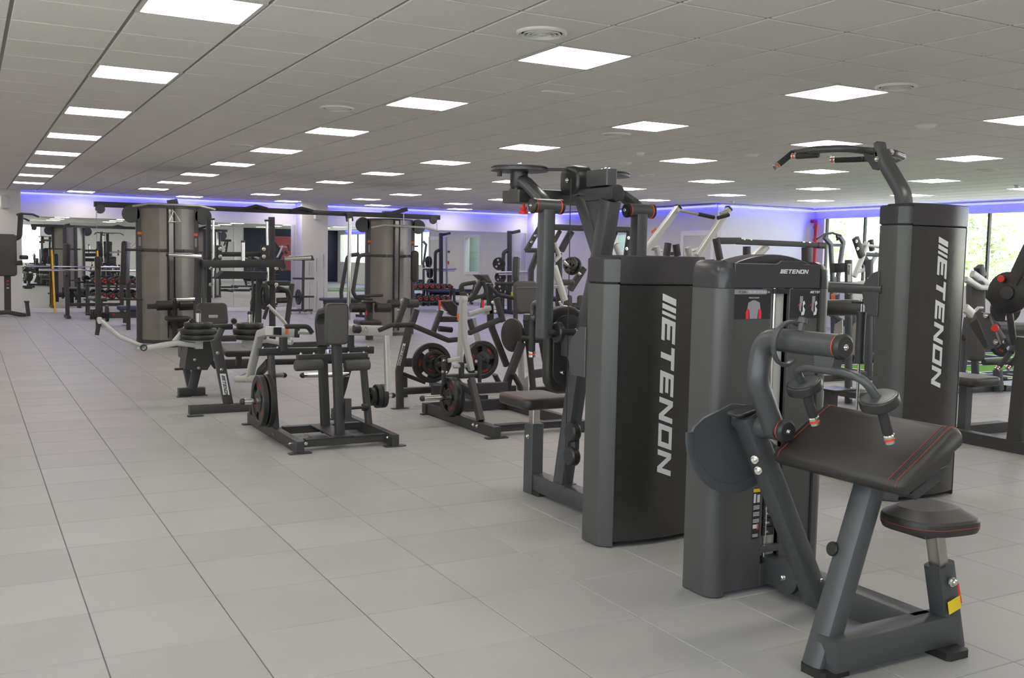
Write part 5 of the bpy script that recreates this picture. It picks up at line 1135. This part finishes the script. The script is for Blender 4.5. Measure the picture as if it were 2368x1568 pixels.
# ---------------- upright pad station at the far left
t = thing('knee_raise_station', 'knee raise station with tall dark back pad at the far left', 'gym machine', (.7, 23.9, 0))
P = PP('y24', [(15, 590)])[0]; part('back_pad', MB().pad(P, X_+Y_*.1, Z_, .40, .90, .10, .07, .035), 'vinyl_grey', t)
bm(t, 'post', DF, 'y24.1', [(17, 620), (18, 724)], .13, .10); bm(t, 'base', DF, 'y24', [(-20, 724), (18, 722), (60, 730)], .09, .1); bm(t, 'foot_post', DF, 'y23.9', [(62, 698), (66, 731)], .08, .08); sl(t, 'foot_step', DF, 'y23.8', [(56, 696), (68, 696), (68, 700), (56, 700)], .15)
for k, z in enumerate((650, 658, 666)): bm(t, 'label', 'print_red' if k < 2 else 'white_print', 'y24.03', [(15, z), (21, z)], .02, .01)
tb(t, 'chin_bar', DF, 'y24.1', [(32, 553), (45, 548), (48, 494)], .055, .12); tb(t, 'chin_grip', DF, 'y23.8', [(38, 497), (48, 494), (76, 496), (90, 502)], .022, .1)
tb(t, 'arm_rest_tube', DF, 'y24', [(34, 609), (52, 608)], .05); P = PP('y23.8', [(55, 595)])[0]; part('arm_rest', MB().pad(P, Y_, X_, .45, .16, .09, .04, .03), 'vinyl', t); part('arm_rest', MB().pad(P+X_*-.55, Y_, X_, .45, .16, .09, .04, .03), 'vinyl', t)
# ---------------- bench press stand with upright in front of the left rack
t = thing('leg_extension_bench', 'bench with tall upright post, roller weights and blue seat before the left rack', 'bench', (2.6, 20.8, 0))
bm(t, 'upright', DF, 'y20.6', [(228, 755), (226, 640), (226, 602)], .10, .09); part('upright_cap', MB().pad(PP('y20.55', [(226, 606)])[0], X_, Z_, .11, .22, .11, .04, .02), 'vinyl', t)
bm(t, 'spine', 'charcoal', 'y20.7', [(232, 729), (318, 728)], .12, .08); bm(t, 'leg', DF, 'y20.7', [(291, 735), (291, 747)], .10, .09); foot(t, *PP('z0', [(291, 752)])[0][:2], .16)
for px in (208, 216): P = PP('y20.6', [(px, 727)])[0]; part('ankle_roller', MB().lathe(P, X_, [(0, .10), (.05, .10)], 14), 'vinyl', t)
P = PP('y20.6', [(244, 725)])[0]; part('ankle_roller', MB().lathe(P, X_, [(0, .16), (.05, .16)], 16), 'rubber', t); tb(t, 'roller_axle', 'dark_frame', 'y20.6', [(198, 727), (252, 726)], .02)
P = PP('y20.7', [(300, 712)])[0]; part('seat', MB().pad(P, X_, Y_, .45, .32, .09, .05, .03), 'vinyl_blue', t); bm(t, 'seat_block', DF, 'y20.7', [(305, 718), (305, 728)], .2, .2); bm(t, 'label', 'red_text', 'y20.64', [(260, 728), (266, 728)], .03, .01)
tt = thing('abdominal_bench', 'narrow leaning pad on a post beside the left shrouded tower', 'bench', (2.9, 19.5, 0))
bm(tt, 'post', DF, 'y19.6', [(296, 650), (297, 775)], .07, .07); P = PP('y19.5', [(290, 608)])[0]; part('pad', MB().pad(P, Y_+X_*.4, Z_+X_*.04, .30, .80, .10, .06, .03), 'vinyl', tt); bm(tt, 'base', DF, 'y19.6', [(275, 776), (325, 774)], .08, .3); 
for z in (578, 692): peg(tt, PP('y19.5', [(296, z)])[0], X_, .30, .02, 'handle_peg', 'dark_frame')
# ---------------- barbell on a low rack before the left mirror
t = thing('bench_press_rack', 'bench press stand with racked barbell before the left mirror', 'bench', (2.4, 23.2, 0))
for x in (1.9, 3.0): part('upright', MB().box(x-.04, x+.04, 23.3, 23.38, 0, 1.0), DF, t); part('hook', MB().box(x-.04, x+.04, 23.2, 23.3, .92, 1.0), DF, t); part('foot', MB().box(x-.04, x+.04, 23.0, 23.7, 0, .06), DF, t)
part('tie', MB().box(1.9, 3.0, 23.32, 23.37, .25, .32), DF, t); part('pad', MB().pad((2.45, 22.8, .44), X_, Y_, .28, 1.1, .08, .05, .03), 'vinyl', t); part('pad_leg', MB().box(2.4, 2.5, 22.35, 22.45, 0, .4), DF, t)
tt = thing('barbell', 'long chrome barbell lying across the bench press stand', 'barbell', (2.45, 23.24, 1.03)); part('shaft', T([(1.75, 23.24, 1.03), (3.15, 23.24, 1.03)], .015), 'chrome', tt)
for s in (-1, 1): part('sleeve', T([(2.45+s*.70, 23.24, 1.03), (2.45+s*1.1, 23.24, 1.03)], .025), 'chrome', tt)
for k, px in enumerate((128, 236)):  # yellow poles stand in for straps reflected in the mirror
    P = PP('y24.9', [(px, 620)])[0]; P.z = 0; tt = thing('mirrored_strap', ('left' if k == 0 else 'right')+' yellow pole standing in for a strap reflected in the mirror', 'pole', P, 'yellow stand-ins for straps reflected in the left mirror'); part('pole', T([P+V((0, .25, 0)), P+V((-.03, .62, 1.45))], .022), 'yellow_band', tt); part('pole_tip', T([P+V((-.03, .62, 1.45)), P+V((-.03, .63, 1.5))], .02), 'rubber', tt)
# ---------------- rack post with small plates before the right mirror
t = thing('power_rack', 'tall rack post with storage pegs and bar before the right mirror', 'gym machine', (13.0, 23.4, 0))
for px in (1178,): bm(t, 'post', DF, 'y23.4', [(px, 534), (px, 722)], .10, .09); bm(t, 'post_strip', 'alu', 'y23.5', [(px+7, 545), (px+7, 720)], .05, .05)
bm(t, 'top_brace', DF, 'y23.4', [(1184, 538), (1202, 534)], .08, .07); tb(t, 'bent_pole', DF, 'y23.4', [(1174, 579), (1164, 584), (1162, 715)], .05, .15)
P = PP('y23.4', [(1140, 718)])[0]; part('base', MB().box(P.x-.2, P.x+1.3, 23.3, 23.5, 0, .08), DF, t); part('base', MB().box(P.x+.3, P.x+.4, 22.9, 23.9, 0, .08), DF, t)
tb(t, 'bar_holder', 'alu', 'y23.2', [(1146, 630), (1232, 629)], .03); tb(t, 'bar_holder', 'alu', 'y23.2', [(1154, 635), (1228, 634)], .022); bm(t, 'yellow_mark', 'yellow', 'y23.3', [(1183, 675), (1183, 690)], .05, .05)
for (px, py, r), lab in zip(((1154, 610, .17), (1157, 641, .15), (1158, 672, .19)), ('upper', 'middle', 'lowest')): wplate(PP('y23.3', [(px, py)])[0], -Y_+X_*-.9, r, .09, lab+' weight plate stored on the far rack post', 0, False)
tt = thing('arm_curl_post', 'short dark upright pole left of the tall pulldown frame', 'post', (9.6, 16, 0)); bm(tt, 'pole', 'vinyl', 'y16', [(1194, 596), (1192, 650)], .10, .1); bm(tt, 'pole_base', DF, 'y16', [(1192, 645), (1192, 757)], .07, .07); down(tt, 'pole_foot', DF, PP('y16', [(1192, 755)])[0], .09)
# ================================================================ RIGHT SIDE
# turf lane with markings
tu = thing('turf_lane', 'green and black turf lane with white markings on the floor by the windows', 'turf', (12.5, 9.8, 0)); 
part('turf_backing', MB().box(10.9, 16.5, 8.25, 12.4, .0, .008, .001), 'turf_black', tu)
for k in range(6):
    y = 8.33+k*.68
    for j in range(4):
        if (k+j) % 2 == 0: part('turf_green_panel', MB().box(11.0+j*1.36, 12.3+j*1.36, y+.05, y+.60, .008, .012, .001), 'turf_green', tu)
    part('turf_line', MB().box(10.95, 16.45, y-.02, y+.02, .008, .013, .001), 'turf_white', tu)
for j in range(5): part('turf_line', MB().box(10.96+j*1.36, 11.02+j*1.36, 8.27, 12.35, .008, .0135, .001), 'turf_white', tu)
for k in range(5): text(str((k+1)*10), .42, (12.55+(k % 2)*1.36, 8.44+k*.68, .014), X_, Y_, 'turf_white', tu, 'turf_number')
BG = 'frame_blue_grey'
# name-plated post frame between the towers
t = thing('post_press_machine', 'blue-grey press frame with name plate on its post, between the two front towers', 'gym machine', (8.3, 7.6, 0))
bm(t, 'front_post', BG, 'y7.5', [(1962, 601), (1962, 932)], .06, .06); P = PP('y7.46', [(1960, 610), (1969, 610), (1968, 652), (1960, 652)]); part('name_plate', MB().slab(P, -Y_, .003), 'white_print', t)
logo(P[0]+X_*.008-Z_*.01-Y_*.0045, -Z_, X_, .020, 'dark_frame', t, wx=.62, t=.001)
bolts(PP('y7.46', [(1963, 658), (1963, 677), (1967, 898), (1967, 920)]), -Y_, t, 1.3)
bm(t, 'rear_post', BG, 'y8.3', [(2010, 600), (2008, 880)], .07, .07); P = PP('y8.26', [(2006, 642), (2013, 642), (2011, 680), (2004, 680)]); part('name_plate', MB().slab(P, -Y_, .003), 'white_print', t)
bm(t, 'brace', DF, 'y7.7', [(1922, 727), (1985, 770)], .05, .05); bm(t, 'top_tie', DF, 'y7.6', [(1925, 620), (1966, 618)], .1, .06); bm(t, 'low_tie', DF, 'y7.6', [(1930, 870), (2000, 866)], .07, .06); bm(t, 'foot_bar', DF, 'y7.5', [(1945, 910), (1990, 906)], .06, .4)
bm(t, 'silver_link', SP, 'y7.4', [(1930, 676), (1962, 660)], .06, .05); tb(t, 'arm_roller', 'vinyl', 'y7.7', [(1922, 790), (1960, 800), (1985, 815)], .04, .08); tb(t, 'red_grip', 'orange_tag', 'y7.6', [(1926, 680), (1927, 700)], .02)
P = PP('y7.2', [(1938, 895)])[0]; part('foot_board', MB().box(P.x-.25, P.x+.05, P.y-.2, P.y+.1, P.z-.02, P.z, .01), 'plastic_black', t); part('board_post', MB().box(P.x-.2, P.x-.1, P.y-.1, P.y, 0, P.z-.02), DF, t)
# plate-loaded press behind with silver arms
t = thing('iso_press_machine', 'plate-loaded press with angled plates and silver arms left of the tall tower', 'gym machine', (11.4, 10.3, 0))
bm(t, 'angled_plate', DF, 'y10.2', [(1978, 550), (1993, 594)], .10, .06); bolts(PP('y10.15', [(1980, 558), (1983, 575)]), -Y_, t, 1.6); bm(t, 'angled_plate', DF, 'y10.4', [(2013, 555), (2017, 580)], .07, .06); bm(t, 'bracket', DF, 'y10.4', [(1997, 595), (2008, 612)], .09, .06)
bm(t, 'silver_arm', SP, 'y10.3', [(2005, 560), (1992, 600), (1975, 640)], .065, .06); bm(t, 'silver_arm', SP, 'y10.6', [(2028, 585), (2010, 620), (1985, 628)], .05, .05); tb(t, 'axle', SP, 'y10.3', [(1990, 565), (2035, 572)], .022); bm(t, 'tie', BG, 'y10.5', [(1998, 588), (2036, 590)], .06, .05)
sl(t, 'cover_panel', 'wall_white', 'y10.8', [(1972, 665), (1985, 650), (2010, 648), (2010, 710), (1975, 708)], .02); bm(t, 'low_frame', BG, 'y10.8', [(1975, 700), (1972, 820)], .08, .08); bm(t, 'low_frame', BG, 'y10.8', [(2020, 700), (2018, 815)], .08, .08); bm(t, 'low_base', DF, 'y10.8', [(1965, 822), (2030, 818)], .08, .6)
# tall trainer by the window
t = thing('stair_trainer', 'slim blue-grey trainer with curved handle top in front of the left window', 'gym machine', (15.6, 14.6, 0))
bm(t, 'side_rail', BG, 'y14.6', [(1906, 548), (1921, 565), (1925, 640), (1927, 790)], .08, .07); bm(t, 'side_rail', BG, 'y14.9', [(1940, 545), (1950, 560), (1938, 640), (1932, 790)], .08, .07); tb(t, 'handle_top', DF, 'y14.6', [(1889, 553), (1905, 542), (1925, 539), (1945, 545)], .022, .1); tb(t, 'handle_tip', 'grip', 'y14.6', [(1935, 543), (1937, 556)], .025); bm(t, 'crossbar', DF, 'y14.7', [(1918, 567), (1945, 567)], .06, .05)
bm(t, 'base', DF, 'y14.7', [(1905, 722), (1945, 720)], .10, .9); bm(t, 'mast', DF, 'y14.7', [(1927, 640), (1926, 722)], .1, .1)
# shoulder press with blue-lit backrest
t = thing('shoulder_press_machine', 'plate-loaded shoulder press with tall dark backrest beside the turf', 'gym machine', (10.6, 7.9, 0))
P = PP('y7.9', [(2256, 742)])[0]; bk = part('back_rest', MB().pad(P+V((0, 0, 0)), X_+Y_*-.25, Z_-Y_*-.08, .22, .98, .11, .06, .03), 'vinyl_grey', t)
bm(t, 'back_post', BG, 'y8.1', [(2254, 800), (2256, 905)], .07, .07); bm(t, 'seat_post', BG, 'y7.5', [(2307, 855), (2310, 903)], .085, .08); bm(t, 'base', DF, 'y7.75', [(2205, 902), (2312, 893)], .10, .08); bm(t, 'base_front', BG, 'y7.6', [(2205, 905), (2310, 898)], .09, .08); bm(t, 'rear_box', DF, 'y7.9', [(2262, 885), (2306, 880)], .19, .1); bm(t, 'foot_bar', DF, 'y7.55', [(2318, 900), (2358, 902)], .10, .10)
tb(t, 'arm_rest', 'grip', 'y7.6', [(2275, 838), (2352, 836)], .035); peg(t, PP('y7.5', [(2318, 875)])[0], X_, .05, .02, 'pin', 'rubber')
bm(t, 'silver_arm', SP, 'y8.0', [(2248, 633), (2312, 678)], .085, .06); bm(t, 'silver_arm', SP, 'y7.8', [(2232, 645), (2266, 665), (2296, 665)], .06, .06, .1); bm(t, 'silver_link', SP, 'y7.5', [(2232, 712), (2248, 727)], .10, .05); bm(t, 'top_block', DF, 'y8.2', [(2263, 616), (2270, 640)], .11, .08)
bm(t, 'curved_arm', DF, 'y8.1', [(2247, 672), (2280, 675), (2312, 705)], .10, .07, .2); bm(t, 'low_frame', BG, 'y8.1', [(2240, 735), (2222, 860)], .09, .08); bm(t, 'low_frame', DF, 'y8.1', [(2225, 780), (2245, 780)], .07, .06); tb(t, 'handle', 'alu', 'y7.6', [(2252, 722), (2262, 712), (2272, 712)], .018)
P = PP('y7.9', [(2320, 790)])[0]; wplate(P, -Y_+X_*-.3, .19, .05, 'red lettered plate low beside the shoulder press seat', 1.5); wplate(PP('y8.4', [(2325, 715)])[0], -Y_+X_*-.5, .20, .05, 'dark plate behind the large disc at the right edge', 1, False)
# leg machine cut by the right edge
t = thing('seated_curl_machine', 'dark seated lever machine with large disc and red knobs at the right edge', 'gym machine', (7.4, 5.2, 0))
part('base_rail', MB().box(7.30, 7.40, 4.0, 5.75, .0, .10), 'dark_frame', t); part('base_cross', MB().box(7.0, 8.2, 5.62, 5.72, 0, .09), 'dark_frame', t)
bm(t, 'leaning_post', DF, 'x7.35', [(2345, 1040), (2364, 860), (2372, 780)], .11, .08)
P = PP('x7.5', [(2336, 677)])[0]; part('range_disc', MB().lathe(P, -X_+Y_*-.15, [(0, .165), (.01, .172), (.03, .172), (.034, .165)], 36), 'plastic_black', t); part('disc_hub', MB().lathe(P, -X_+Y_*-.15, [(.03, .06), (.06, .055), (.062, .02)], 20), 'dark_frame', t)
for k in range(5):
    a = math.radians(70+k*12); part('range_hole', MB().lathe(P+V((-.03, -.115*math.cos(a)*1.0, .125*math.sin(a))), -X_, [(0, .006), (.004, .006)], 8), 'white_print', t)
bm(t, 'upper_arm', DF, 'x7.5', [(2345, 655), (2385, 570)], .10, .08); bm(t, 'housing', DF, 'x7.3', [(2266, 738), (2302, 795)], .16, .10); sl(t, 'housing_plate', 'charcoal', 'x7.24', [(2258, 724), (2272, 721), (2290, 728), (2316, 796), (2308, 803), (2290, 800)], -.02); bolts(PP('x7.21', [(2280, 729), (2303, 791)]), -X_, t, 1.6)
tb(t, 'main_tube', 'dark_frame', 'y5.6', [(2300, 760), (2395, 763)], .062); part('red_knob', MB().lathe(PP('x7.2', [(2302, 759)])[0], -X_+Y_*-.5, [(-.06, .012), (0, .012), (0, .024), (.02, .03), (.035, .026)], 16), 'knob_red', t); part('red_knob', MB().lathe(PP('x7.45', [(2316, 645)])[0], -X_+Y_*-.5, [(0, .024), (.02, .03), (.035, .026)], 16), 'knob_red', t)
tb(t, 'handle_tube', 'dark_frame', 'y5.4', [(2334, 720), (2345, 800), (2337, 815)], .028, .08); P = PP('y5.4', [(2338, 814), (2309, 850)]); grip(P[0], P[1], t, .02); P = PP('y5.4', [(2362, 812), (2334, 848)]); grip(P[0], P[1], t, .02); tb(t, 'handle_tube', 'dark_frame', 'y5.4', [(2380, 780), (2362, 814)], .028)
P = PP('y5.6', [(2235, 878)])[0]; st = part('seat', MB().pad(P, X_, Y_, .40, .42, .08, .06, .03), 'vinyl', t); part('seat_post', MB().box(P.x-.04, P.x+.04, P.y-.04, P.y+.04, .05, P.z-.03), 'charcoal', t)
